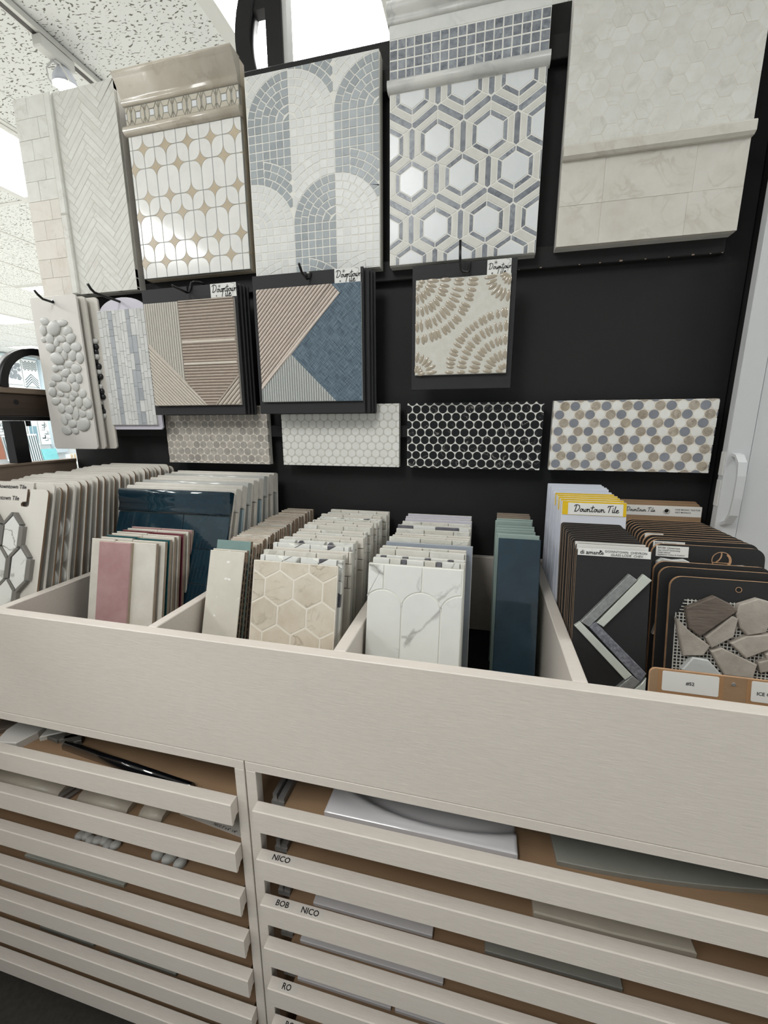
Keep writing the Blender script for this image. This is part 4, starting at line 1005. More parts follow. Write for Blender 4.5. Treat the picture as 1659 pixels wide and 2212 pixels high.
# hooks
hook('black wire hook holding the pebble boards at far left', [(-1.115, 0.897, 0.329), (-1.115, 0.906, 0.319), (-1.115, 0.916, 0.3125), (-1.115, 0.945, 0.3110), (-1.115, 1.018, 0.3110)])
hook('black wire hook holding the striped mosaic card', [(-0.938, 0.887, 0.327), (-0.938, 0.894, 0.3175), (-0.938, 0.903, 0.3118), (-0.938, 0.976, 0.3100), (-0.938, 1.018, 0.3100)])
hook('black wire hook holding the ribbed taupe tile board', [(-0.710, 0.893, 0.3095), (-0.710, 0.898, 0.3075), (-0.709, 0.940, 0.3065), (-0.7085, 0.9475, 0.3085), (-0.7040, 0.9500, 0.3200), (-0.7010, 0.9505, 0.3300), (-0.6960, 0.952, 0.3325), (-0.684, 0.960, 0.3325), (-0.684, 1.018, 0.3325)], 0.0027)
hook('black wire hook holding the blue woven tile board', [(-0.399, 0.900, 0.331), (-0.399, 0.907, 0.3235), (-0.399, 0.915, 0.3165), (-0.399, 0.940, 0.3132), (-0.3975, 0.9475, 0.3160), (-0.3945, 0.9505, 0.3265), (-0.3940, 1.018, 0.3300)], 0.0028)
hook('black wire hook holding the petal-relief tile board', [(-0.0640, 0.925, 0.353), (-0.0635, 0.926, 0.322), (-0.0610, 0.932, 0.303), (-0.0580, 0.934, 0.2985), (-0.0500, 0.938, 0.2985), (-0.0462, 0.944, 0.3025), (-0.0455, 0.950, 0.322), (-0.0455, 0.956, 0.3235), (-0.0455, 1.018, 0.3235)], 0.0027)
# ------------------------------------------------------------------ loose samples standing in the bin
FZ = BIN_FLOOR+0.0006
def stand(i, n, yf, yb, lf, lb, Lf, x, name, label, cat, group, ease=1.0, xj=0.0, rz=0.0):
    """Empty at the foot of the i-th sample of n, leaning back less towards the rear"""
    f = (i/(n-1)) if n > 1 else 0.0
    lean = math.radians(lf+(lb-lf)*f); yt = yf+(yb-yf)*f**ease
    return thing(name, label, cat, (x+xj, yt-Lf*math.sin(lean), FZ), (PI/2-lean, 0, rz), group)
def slab(root, poly, th, face, side, name='card', bev=0.0004, z=0.0):
    return ob(name, MB().prism(poly, z-th, z, bev, 0, 1, bottom=True), [face, side], root)
rs = random.Random(77)
# --- white cards with mosaics, far left compartment
n = 25; W_, Hc = 0.205, 0.415
for i in range(n):
    first = i == 0
    lab_ = 'front white sample card with grey-framed elongated hexagons' if first else ('white card second in the left row, its printed heading showing above the front card' if i == 1 else '%s white sample card from the front in the leftmost row' % ORD[i])
    Hh = Hc+(0 if first else rs.uniform(-0.004, 0.006))+(0.006 if i == 1 else 0)
    t = stand(i, n, 0.652, 1.006, 16.6, 4.0, Hh, -0.9605, 'sample_card', lab_, 'sample card', 'white cards in the leftmost row', 1.0, rs.uniform(-0.004, 0.002) if i > 1 else 0)
    if i < 2:
        out = rrect(-W_/2, 0, W_/2, Hh, 0.010)
        k = next(j for j, q in enumerate(out) if q[1] > Hh-1e-6 and q[0] < W_/2-0.009)
        nx = 0.047
        out = out[:k+1] + [(nx+0.008, Hh), (nx+0.008, Hh-0.034), (nx+0.004, Hh-0.037), (nx-0.012, Hh-0.036), (nx-0.014, Hh-0.031), (nx-0.010, Hh-0.027), (nx, Hh-0.026), (nx, Hh)] + out[k+1:]
    else: out = rrect(-W_/2, 0, W_/2, Hh, 0.012)
    slab(t, out, 0.0042, 'card_board', 'brown_edge' if i % 3 != 1 else 'card_board')
    if i < 2:
        mb = MB(); add_text(mb, 'Downtown Tile', 0.0125, -0.052, Hh-(0.024 if first else 0.0135), 0.0004, 0); ob('heading', mb, 'ink', t)
    if first:
        px_, py_ = 0.0540, 0.0648; hw, hv, sh = 0.0195, 0.042, 0.0225; pol = []; pol2 = []
        for (a, b) in ((0.0273, 0.3174), (0.0573, 0.2526), (0.0033, 0.2526), (0.0303, 0.1878), (-0.0237, 0.1878), (-0.0507, 0.2526), (-0.0267, 0.3174), (0.0573, 0.1230), (0.0033, 0.1230), (-0.0507, 0.123)):
            hx = [(a+hw, b-sh), (a+hw, b+sh), (a, b+hv), (a-hw, b+sh), (a-hw, b-sh), (a, b-hv)]
            pol.append((hx, 'calacatta'))
            if b > 0.25 or a > 0.0: pol2.append((rect(a+hw+0.0006, b-sh+0.002, a+hw+0.0125, b+sh-0.002), 'mosaic_grey'))
            if b > 0.3: pol2.append((rect(a-hw-0.0125, b-sh+0.002, a-hw-0.0006, b+sh-0.002), 'mosaic_grey'))
            for sg in (-1, 1):
                o2 = 0.0080; e_ = 0.0075
                for sv in (1, -1):
                    p0, p1 = (a+sg*hw, b+sv*sh), (a, b+sv*hv)
                    if sv < 0 and b < 0.2: continue
                    pol2.append(([p0, p1, (p1[0]+sg*o2*0.45, p1[1]+sv*e_*0.95), (p0[0]+sg*o2*0.9, p0[1]+sv*e_*0.25)], 'mosaic_grey'))
        put_tiles(t, [(crect(ccw(q), -W_/2, 0.002, W_/2-0.004, 0.40), mn) for q, mn in pol if crect(ccw(q), -W_/2, 0.002, W_/2-0.004, 0.40)], 0, 0.0075, 0.0012, 0.0006)
        seen = []; pp = []
        for q, mn in pol2:
            cq = cen(q)
            if any(math.hypot(cq[0]-s_[0], cq[1]-s_[1]) < 0.009 for s_ in seen): continue
            seen.append(cq); q = crect(ccw(q), -W_/2, 0.002, W_/2-0.002, 0.40)
            if q: pp.append((q, mn))
        put_tiles(t, pp, 0, 0.0085, 0.0010, 0.0005, name='strip_tile')
    elif i in (3, 4):
        for k in range(6):
            link('pebble', peb_me[k % 4], t, (0.079, 0.06+k*0.052, -0.0003), (0, 0, 0.2), (0.020, 0.026, 0.008))
    elif i > 2:
        for k in range(2): ob('tile', MB().prism(rect(-0.085+k*0.082, 0.04, -0.005+k*0.082, 0.30), 0, 0.005, 0.0005), 'marble_mix' if i % 2 else 'grey_tess', t)

# --- glazed strip tiles: pink in front
cl = ['glaze_white', 'glaze_white', 'glaze_teal', 'glaze_white', 'glaze_white', 'glaze_burgundy', 'glaze_white', 'glaze_pink', 'glaze_white', 'glaze_pink', 'glaze_white', 'glaze_navy', 'glaze_bluepale', 'glaze_white', 'glaze_bluepale']
n = len(cl); W_, Hc = 0.158, 0.305
for i in range(n):
    cn = cl[i].split('_')[1].replace('bluepale', 'pale blue')
    lab_ = 'glazed sample with a raised dusty-pink strip between two white strips' if i == 0 else '%s glazed strip sample, %s from the front behind the pink one' % (cn, ORD[i])
    t = stand(i, n, 0.666, 0.850, 13.2, 8.0, Hc, -0.7035+(0.006 if i else 0)+(0.004*i/14), 'glazed_sample', lab_, 'tile sample', 'glazed strip samples behind the pink one', 1.0, rs.uniform(-0.002, 0.002))
    x0, x1 = -W_/2, W_/2
    if i == 0:
        slab(t, rect(x0, 0, x0+0.058, Hc), 0.007, 'glaze_white', 'bisque', 'tile', 0.001); slab(t, rect(x0+0.0586, 0, x1, Hc-0.002), 0.007, 'glaze_white', 'bisque', 'tile', 0.001)
        slab(t, rect(x0+0.027, 0.001, x0+0.105, Hc-0.004), 0.0075, 'glaze_pink', 'bisque', 'tile', 0.0015, z=0.0077)
    else:
        xm = x0+W_*0.5
        slab(t, rect(x0, 0, xm-0.0003, Hc), 0.0075, cl[i], 'bisque', 'tile', 0.001); slab(t, rect(xm+0.0003, 0, x1, Hc-rs.uniform(0, 0.002)), 0.0075, cl[i], 'bisque', 'tile', 0.001)

# --- big glazed samples with moulded caps: navy in front
fm = ['glaze_navy', 'glaze_white', 'glaze_bluepale', 'glaze_grey', 'glaze_white', 'glaze_bluepale', 'glaze_grey', 'glaze_white', 'glaze_grey']
n = len(fm); W_, Hc = 0.293, 0.402
for i in range(n):
    cn = fm[i].split('_')[1].replace('bluepale', 'pale blue')
    lab_ = 'large glossy navy tile sample with moulded cap behind the glazed strips' if i == 0 else 'large %s tile sample with moulded cap, %s behind the navy one' % (cn, ORD[i-1])
    t = stand(i, n, 0.802, 1.000, 20.0, 5.0, Hc, -0.6785, 'capped_sample', lab_, 'tile sample', 'large capped samples behind the glazed strips', 1.0)
    slab(t, rect(-W_/2, 0, W_/2, Hc-0.002), 0.006, 'bisque_pale', 'bisque_pale', 'backer_board', 0)
    cap = [(Hc-0.052, 0.0001), (Hc-0.052, 0.007), (Hc-0.046, 0.0085), (Hc-0.042, 0.0075), (Hc-0.034, 0.0085), (Hc-0.022, 0.0135), (Hc-0.018, 0.0125), (Hc-0.013, 0.0155), (Hc-0.004, 0.0170), (Hc, 0.0140), (Hc, 0.0001)]
    ob('cap_moulding', MB().extrude(cap[::-1], -W_/2, W_/2, 0, True), fm[i] if i == 0 else ('bisque_pale' if i % 3 else fm[i]), t)
    ys_ = [Hc-0.053, Hc-0.128, Hc-0.203, Hc-0.278, 0.0]
    pol = []
    for r_, (ya, yb) in enumerate(zip(ys_, ys_[1:])):
        cuts = (-W_/2, 0.030, W_/2) if r_ % 2 == 0 else (-W_/2, -0.04, W_/2)
        for a, b in zip(cuts, cuts[1:]): pol.append((rect(a, yb, b, ya), fm[i]))
    put_tiles(t, pol if i == 0 else [(rect(-W_/2, 0, W_/2, Hc-0.053), fm[i])], 0.0, 0.006, 0.0010, 0.0008)

# --- narrow ceramic chips
n = 31; W_, Hc = 0.0735, 0.305
for i in range(n):
    face = 'chip_cream' if i < 2 else ('chip_sea' if i == 2 else ('chip_yellow' if i == 26 else 'chip_mix'))
    lab_ = {0: 'narrow cream ceramic chip with brown stamped edge, front of its row', 2: 'narrow sea-green glazed chip, third from the front', 26: 'narrow yellow chip near the back of the ceramic row'}.get(i, 'narrow ceramic chip, %s from the front of its row' % ORD[i])
    f = i/(n-1); hh_ = Hc+(0.014 if i == 2 else 0)+rs.uniform(-0.002, 0.002)
    t = stand(i, n, 0.664, 1.006, 18.0, 4.0, hh_, -0.4665-0.006*f, 'ceramic_chip', lab_, 'tile sample', 'narrow ceramic chips in one row', 1.0, rs.uniform(-0.002, 0.002))
    slab(t, rect(-W_/2, 0, W_/2, hh_), 0.0078, face, 'chip_side', 'chip_body', 0.0008)
    if i < 12:
        mb = MB(); y = 0.12
        while y < hh_-0.02:
            l = rs.uniform(0.004, 0.012); mb.v += [(W_/2+0.0003, y, -0.0060), (W_/2+0.0003, y, -0.0028), (W_/2+0.0003, y+l, -0.0028), (W_/2+0.0003, y+l, -0.0060)]
            b = len(mb.v); mb.face((b-4, b-1, b-2, b-3)); y += l+rs.uniform(0.002, 0.006)
        ob('edge_stamp', mb, 'ink', t)

# --- stone mosaics: cream hexagons in front
def hexpat(w, h, ap, cx0, cy0, mats):
    pol = []; cr = ap/math.cos(PI/6)
    for j in range(-8, 3):
        for i in range(-4, 5):
            cx = cx0+i*2*ap+(j % 2)*ap; cy = cy0+j*cr*1.5
            q = crect([(cx+cr*math.cos(PI/6+k*PI/3), cy+cr*math.sin(PI/6+k*PI/3)) for k in range(6)], -w/2, 0, w/2, h)
            if q: pol.append((q, mats[(i+j) % len(mats)]))
    return pol
def brickpat(w, h, bw, bh, mats, off=0.0, depth=3):
    pol = []; y = h; r_ = 0
    while y > 0.001 and r_ < depth:
        x = -w/2-bw*(0.5 if r_ % 2 else 0)-off*bw
        i = 0
        while x < w/2:
            q = crect(rect(x, y-bh, x+bw, y), -w/2, 0, w/2, h)
            if q: pol.append((q, mats[(i+r_) % len(mats)]))
            x += bw; i += 1
        y -= bh; r_ += 1
    if y > 0.002: pol.append((rect(-w/2, 0, w/2, y), mats[0]))
    return pol
def chevpat(w, h, mats):
    pol = []; cw = 0.034; s = 0.022
    for i in range(-3, 4):
        for k in range(5):
            y = h-k*s+0.012
            x0_, x1_ = i*cw, (i+1)*cw; d = 0.02*(1 if i % 2 else -1)
            q = crect(ccw([(x0_, y), (x1_, y+d), (x1_, y+d-s), (x0_, y-s)]), -w/2, h-0.08, w/2, h)
            if q: pol.append((q, mats[(k+i) % len(mats)]))
    pol.append((rect(-w/2, 0, w/2, h-0.08), mats[0]))
    return pol
def leafpat(w, h, mats):
    pol = []
    for i in range(-2, 3):
        for j in range(-2, 8):
            cx, cy = i*0.062+(j % 2)*0.031, h-0.05-j*0.04
            pts = [(cx+0.029*math.sin(PI*k/6)*(1 if k <= 6 else -1)*0+0.029*math.sin(2*PI*k/12), cy+0.052*math.cos(2*PI*k/12)*(0.8+0.2*abs(math.cos(2*PI*k/12)))) for k in range(12)]
            q = crect(ccw(pts), -w/2, 0, w/2, h)
            if q and j % 2 == 0: pol.append((q, mats[0]))
            if j % 2:
                q = crect(ccw([(cx, cy+0.013), (cx-0.010, cy), (cx, cy-0.013), (cx+0.010, cy)]), -w/2, 0, w/2, h)
                if q: pol.append((q, mats[1]))
    return pol
kinds = ['hex', 'chev', 'brick2', 'brick1', 'chev', 'leaf', 'brick2', 'brick1', 'brick2', 'brick3', 'brick2', 'brick1', 'brick3', 'brick2', 'chev', 'brick1', 'brick2', 'brick3']
n = len(kinds); W_, Hc = 0.156, 0.305
words = {'chev': 'black and white chevron', 'brick1': 'cream brick-pattern', 'brick2': 'white marble brick-pattern', 'brick3': 'veined strip-pattern', 'leaf': 'white leaf-pattern with dark points'}
for i, kd in enumerate(kinds):
    lab_ = 'cream stone sample of large hexagons with pale grout, front of its row' if i == 0 else '%s stone sample, %s from the front behind the cream hexagons' % (words[kd], ORD[i])
    hh_ = Hc+(0 if i == 0 else rs.uniform(-0.001, 0.004))
    t = stand(i, n, 0.622, 1.004, 14.6, 4.0, hh_, -0.306-(0.004 if i > 3 else 0), 'stone_sample', lab_, 'tile sample', 'stone mosaics behind the cream hexagons', 1.0, 0 if i == 0 else rs.uniform(-0.005, 0.006))
    slab(t, rect(-W_/2, 0, W_/2, hh_-0.0005), 0.0065, 'grout_beige' if i == 0 else 'grout_white', 'bisque_pale', 'backer_board', 0)
    if kd == 'hex': pol = hexpat(W_, hh_, 0.0268, -0.0275, hh_-0.046, ['hex_cream'])
    elif kd == 'chev': pol = chevpat(W_, hh_, ['calacatta', 'marble_dark', 'calacatta', 'calacatta'])
    elif kd == 'leaf': pol = leafpat(W_, hh_, ['calacatta', 'marble_dark'])
    elif kd == 'brick1': pol = brickpat(W_, hh_, 0.075, 0.022, ['cream_warm'], rs.random())
    elif kd == 'brick2': pol = brickpat(W_, hh_, 0.062, 0.018, ['marble_mix'], rs.random())
    else: pol = brickpat(W_, hh_, 0.048, 0.014, ['marble_mix', 'cream_warm'], rs.random())
    put_tiles(t, pol, 0 if i else -0.002, 0.0065 if i else 0.0005, 0.0032 if i == 0 else 0.0016, 0.0003)

# --- veined marble: arches in front
kinds = ['arch', 'dots', 'dots', 'brick2', 'brick3', 'slab', 'brick2', 'brick1', 'brick3', 'brick2', 'dark', 'hexes', 'brick2', 'plain', 'plain', 'plain']
n = len(kinds); words.update({'dots': 'white and black checkered-strip', 'slab': 'plain blue-grey', 'dark': 'dark-veined', 'hexes': 'small hexagon', 'plain': 'plain white'})
for i, kd in enumerate(kinds):
    lab_ = 'white veined marble sample of arched tiles, front of its row' if i == 0 else '%s marble sample, %s from the front behind the arched tiles' % (words[kd], ORD[i])
    hh_ = Hc+(0 if i == 0 else rs.uniform(-0.002, 0.004))
    W_ = 0.157 if kd != 'slab' else 0.166
    t = stand(i, n, 0.641, 1.006, 11.3, 4.0, hh_, -0.1005, 'marble_sample', lab_, 'tile sample', 'marble samples behind the arched tiles', 1.0, 0 if i == 0 else (0.006 if kd == 'slab' else rs.uniform(-0.0005, 0.004)))
    slab(t, rect(-W_/2, 0, W_/2, hh_-0.0005), 0.0065, 'grout_white', 'bisque_pale' if kd != 'slab' else 'slab_bluegrey', 'backer_board', 0)
    if kd == 'arch':
        pol = []; cw = 0.0640; xs = [-W_/2+0.0275+cw*k for k in (-1, 0, 1, 2)]; ya = hh_-0.0425; ar = cw/2
        def half(xc, s, m_=8): return [(xc+s*ar*math.sin(PI/2*k/m_), ya-0.0285*(1-math.cos(PI/2*k/m_))) for k in range(m_+1)]
        for xc in xs:
            a = half(xc, 1); b = half(xc, -1)
            q = crect(ccw([(xc-ar, 0), (xc+ar, 0)] + a[::-1] + b[1:]), -W_/2, 0, W_/2, hh_)
            if q: pol.append((q, 'calacatta'))
            q = crect(ccw([(xc, hh_)] + a + half(xc+cw, -1)[::-1][1:] + [(xc+cw, hh_)]), -W_/2, 0, W_/2, hh_)
            if q: pol.append((q, 'calacatta'))
    elif kd == 'dots':
        pol = []; x = -W_/2-(0.02 if i == 2 else 0.0); k = 0
        while x < W_/2:
            wd_ = 0.030 if k % 2 == 0 else 0.0095
            q = crect(rect(x, hh_-0.0105, x+wd_, hh_), -W_/2, 0, W_/2, hh_)
            if q: pol.append((q, 'calacatta' if k % 2 == 0 else 'marble_dark'))
            x += wd_+(0.02 if k % 2 == 0 and i == 1 else 0); k += 1
            if k % 2 == 1 and i == 1: pol.append((crect(rect(x-0.02, hh_-0.0105, x, hh_), -W_/2, 0, W_/2, hh_) or rect(0, 0, 0.001, 0.001), 'marble_mix'))
        pol.append((rect(-W_/2, 0, W_/2, hh_-0.0105), 'calacatta'))
    elif kd == 'slab': pol = [(rect(-W_/2, 0, W_/2, hh_), 'slab_bluegrey')]
    elif kd == 'dark': pol = brickpat(W_, hh_, 0.05, 0.02, ['marble_dark', 'calacatta'], 0.3)
    elif kd == 'hexes': pol = hexpat(W_, hh_, 0.021, 0.0, hh_-0.006, ['marble_mix', 'calacatta'])
    elif kd == 'plain': pol = [(rect(-W_/2, 0, W_/2, hh_), 'lavender_card')]
    elif kd == 'brick1': pol = brickpat(W_, hh_, 0.075, 0.022, ['cream_warm'], rs.random())
    elif kd == 'brick2': pol = brickpat(W_, hh_, 0.062, 0.018, ['marble_mix'], rs.random())
    else: pol = brickpat(W_, hh_, 0.048, 0.014, ['marble_mix', 'cream_warm'], rs.random())
    if i == 0: ob('grout_bed', MB().prism(rect(-W_/2+0.0004, 0, W_/2-0.0004, hh_-0.0006), 0, 0.0047, 0), 'grout_white', t)
    put_tiles(t, pol, 0, 0.0062, 0.0026 if i == 0 else 0.0016, 0.0003)

# --- glass strips: navy in front
gm = ['glass_navy', 'glass_green', 'glass_green', 'glass_green', 'glass_green', 'glass_green', 'glass_green', 'glass_green', 'glass_brown', 'glass_brown', 'glass_brown']
n = len(gm); Hc = 0.322
for i, g in enumerate(gm):
    cn = {'glass_navy': 'deep navy', 'glass_green': 'pale green', 'glass_brown': 'brownish grey'}[g]
    lab_ = 'tall deep navy glass strip, front of the glass row' if i == 0 else '%s glass strip, %s from the front of the glass row' % (cn, ORD[i])
    W_ = 0.0765 if i < 8 else 0.072
    f = i/(n-1)
    t = stand(i, n, 0.787, 0.985, 11.8, 3.5, Hc-(0.006 if 1 < i < 6 else 0), 0.0735, 'glass_sample', lab_, 'tile sample', 'glass strips in one row', 0.85 if i < 8 else 0.9, rs.uniform(-0.004, 0.001) if i else 0)
    hh_ = Hc-(0.006 if 1 < i < 6 else 0)
    slab(t, rect(-W_/2, 0, W_/2, hh_), 0.0078, g, 'glass_green' if i < 8 else 'glass_brown', 'glass_body', 0.0009)

# --- pale plastic cards with yellow headings
n = 10; W_, Hc = 0.112, 0.392
for i in range(n):
    lab_ = 'pale card with yellow heading and script shop name, front of the tall pale row' if i == 0 else ('pale card with yellow heading, %s from the front' % ORD[i] if i < 5 else 'plain pale card, %s from the front of the tall pale row' % ORD[i])
    t = stand(i, n, 0.826, 0.992, 11.0, 4.5, Hc, 0.2035-(0.0025*i/9), 'heading_card', lab_, 'sample card', 'tall pale cards in one row', 1.0, rs.uniform(-0.001, 0.001))
    slab(t, rrect(-W_/2, 0, W_/2, Hc+0.003*(i > 5), 0.002), 0.0038, 'pale_plastic', 'pale_plastic', 'card', 0.0003)
    if i < 5:
        mb = MB().prism(rect(-W_/2+0.002, Hc-0.026, W_/2-0.0005, Hc-0.0005), 0, 0.0007, 0, 0)
        mb.prism(rect(-W_/2+0.012, Hc-0.0255, W_/2-0.006, Hc-0.0035), 0.0006, 0.0011, 0, 1)
        if i == 0: add_script(mb, 'Downtown Tile', 0.0125, -W_/2+0.0225, Hc-0.0195, 0.0014, 2, 0.11)
        ob('heading_label', mb, ['yellow', 'label_white', 'ink'], t)

# --- black cards: glass chevron in front
n = 13; W_, Hc = 0.1035, 0.35
CH = [([(-0.0424,0.234),(0.021,0.3123),(0.0324,0.3042),(-0.0299,0.227)], 'strip_silver'), ([(-0.0202,0.2346),(0.0401,0.3134),(0.0515,0.3053),(-0.01,0.2291)], 'strip_pearl'), ([(-0.0508,0.2268),(-0.0424,0.234),(0.0327,0.1613),(0.0234,0.1525)], 'strip_pearl'), ([(-0.0309,0.2279),(-0.0213,0.2362),(0.0516,0.1662),(0.0438,0.152)], 'strip_smoke'), ([(0.0124,0.1389),(0.0327,0.1613),(0.0437,0.1531),(0.0300,0.1340)], 'strip_silver'), ([(0.0345,0.1387),(0.0450,0.1500),(0.0515,0.1600),(0.0512,0.1391)], 'strip_pearl')]
for i in range(n):
    lab_ = 'black card with silver and pearl glass chevron strips, front of its row' if i == 0 else '%s black sample card from the front, behind the glass chevron card' % ORD[i]
    t = stand(i, n, 0.665, 0.812, 10.8, 9.0, Hc, 0.1985, 'black_card', lab_, 'sample card', 'black cards behind the glass chevron', 1.0, rs.uniform(-0.0005, 0.0015) if i else 0)
    slab(t, rrect(-W_/2, 0, W_/2, Hc-(0.004 if i == 0 else 0), 0.005), 0.0042, 'black_card', 'brown_edge', 'card', 0.0003)
    if i < 3:
        yy = Hc-(0.0145 if i == 0 else 0.0115)
        mb = MB().prism(rect(-W_/2+0.0015, yy, W_/2-0.0015, yy+0.0112), 0, 0.0006, 0, 0)
        if i == 0:
            add_text(mb, 'di amante', 0.0085, -W_/2+0.0045, yy+0.0022, 0.0009, 1)
            mb.flat([(-0.0195, yy+0.0055), (-0.0155, yy+0.0075), (-0.0195, yy+0.0095)], 0.0009, 1)
            add_text(mb, 'DOWNTOWN  CHEVRON', 0.0048, -0.0120, yy+0.0062, 0.0009, 2)
            add_text(mb, 'GLASS LODE  CHEV.', 0.0050, -0.0040, yy+0.0014, 0.0009, 2)
            for k in range(70): 
                ax, ay = -W_/2+0.003+rs.random()*0.097, yy+0.001+rs.random()*0.009; mb.flat(rect(ax, ay, ax+0.0006, ay+0.0005), 0.0008, 3)
        ob('heading_label', mb, ['label_white', 'ink', 'ink_soft', 'ink_grey'], t)
    if i == 0:
        put_tiles(t, CH, 0, 0.0075, 0.0004, 0.0008, name='glass_strip')
    elif i % 2 == 0:
        for k in range(3): ob('glass_strip', MB().prism(rect(-0.045+0.03*k, 0.10, -0.018+0.03*k, 0.25), 0, 0.005, 0.0006), 'strip_silver' if k % 2 else 'strip_smoke', t)

# --- stone boards with bare fibreboard edges, right-hand row
def ring2(mb, cx, cy, ro, ri, a0, a1, z, mat, n_=18):
    for k in range(n_):
        a, b = a0+(a1-a0)*k/n_, a0+(a1-a0)*(k+1)/n_
        mb.flat([(cx+ro*math.cos(a), cy+ro*math.sin(a)), (cx+ro*math.cos(b), cy+ro*math.sin(b)), (cx+ri*math.cos(b), cy+ri*math.sin(b)), (cx+ri*math.cos(a), cy+ri*math.sin(a))], z, mat)
ST = [([(-0.0613,0.26),(-0.0243,0.2815),(-0.0027,0.2711),(0.006,0.2614),(-0.04,0.2177),(-0.0548,0.2291)], 'flagstone_dark'), ([(0.0063,0.272),(0.0297,0.2831),(0.0431,0.2798),(0.0511,0.2638),(0.0425,0.2336),(0.0199,0.2268),(0.0103,0.2363),(0.0036,0.2569)], 'flagstone'), ([(-0.0728,0.2447),(-0.0536,0.226),(-0.0253,0.2064),(-0.0337,0.1902),(-0.0599,0.1869),(-0.0684,0.2188)], 'flagstone'), ([(-0.0335,0.2185),(-0.0007,0.2543),(0.0076,0.2509),(0.003,0.2227),(-0.0241,0.2023)], 'flagstone'), ([(-0.0019,0.2136),(0.0181,0.2266),(0.0495,0.2333),(0.056,0.2141),(0.0202,0.1927)], 'flagstone'), ([(-0.0258,0.1988),(-0.0115,0.206),(0.0349,0.1861),(0.0309,0.1643),(-0.0053,0.1647)], 'flagstone'), ([(-0.0615,0.1658),(-0.0476,0.1874),(-0.0269,0.1857),(-0.007,0.1634),(-0.0383,0.1591)], 'flagstone_pale'), ([(0.0427,0.203),(0.058,0.2102),(0.0626,0.1919),(0.0509,0.184)], 'flagstone'), ([(0.0346,0.1903),(0.0484,0.1963),(0.053,0.178),(0.0392,0.174)], 'flagstone'), ([(-0.010,0.156),(0.030,0.160),(0.060,0.165),(0.058,0.120),(0.0,0.118)], 'flagstone'), ([(-0.066,0.152),(-0.018,0.152),(-0.020,0.112),(-0.058,0.110)], 'flagstone_dark')]
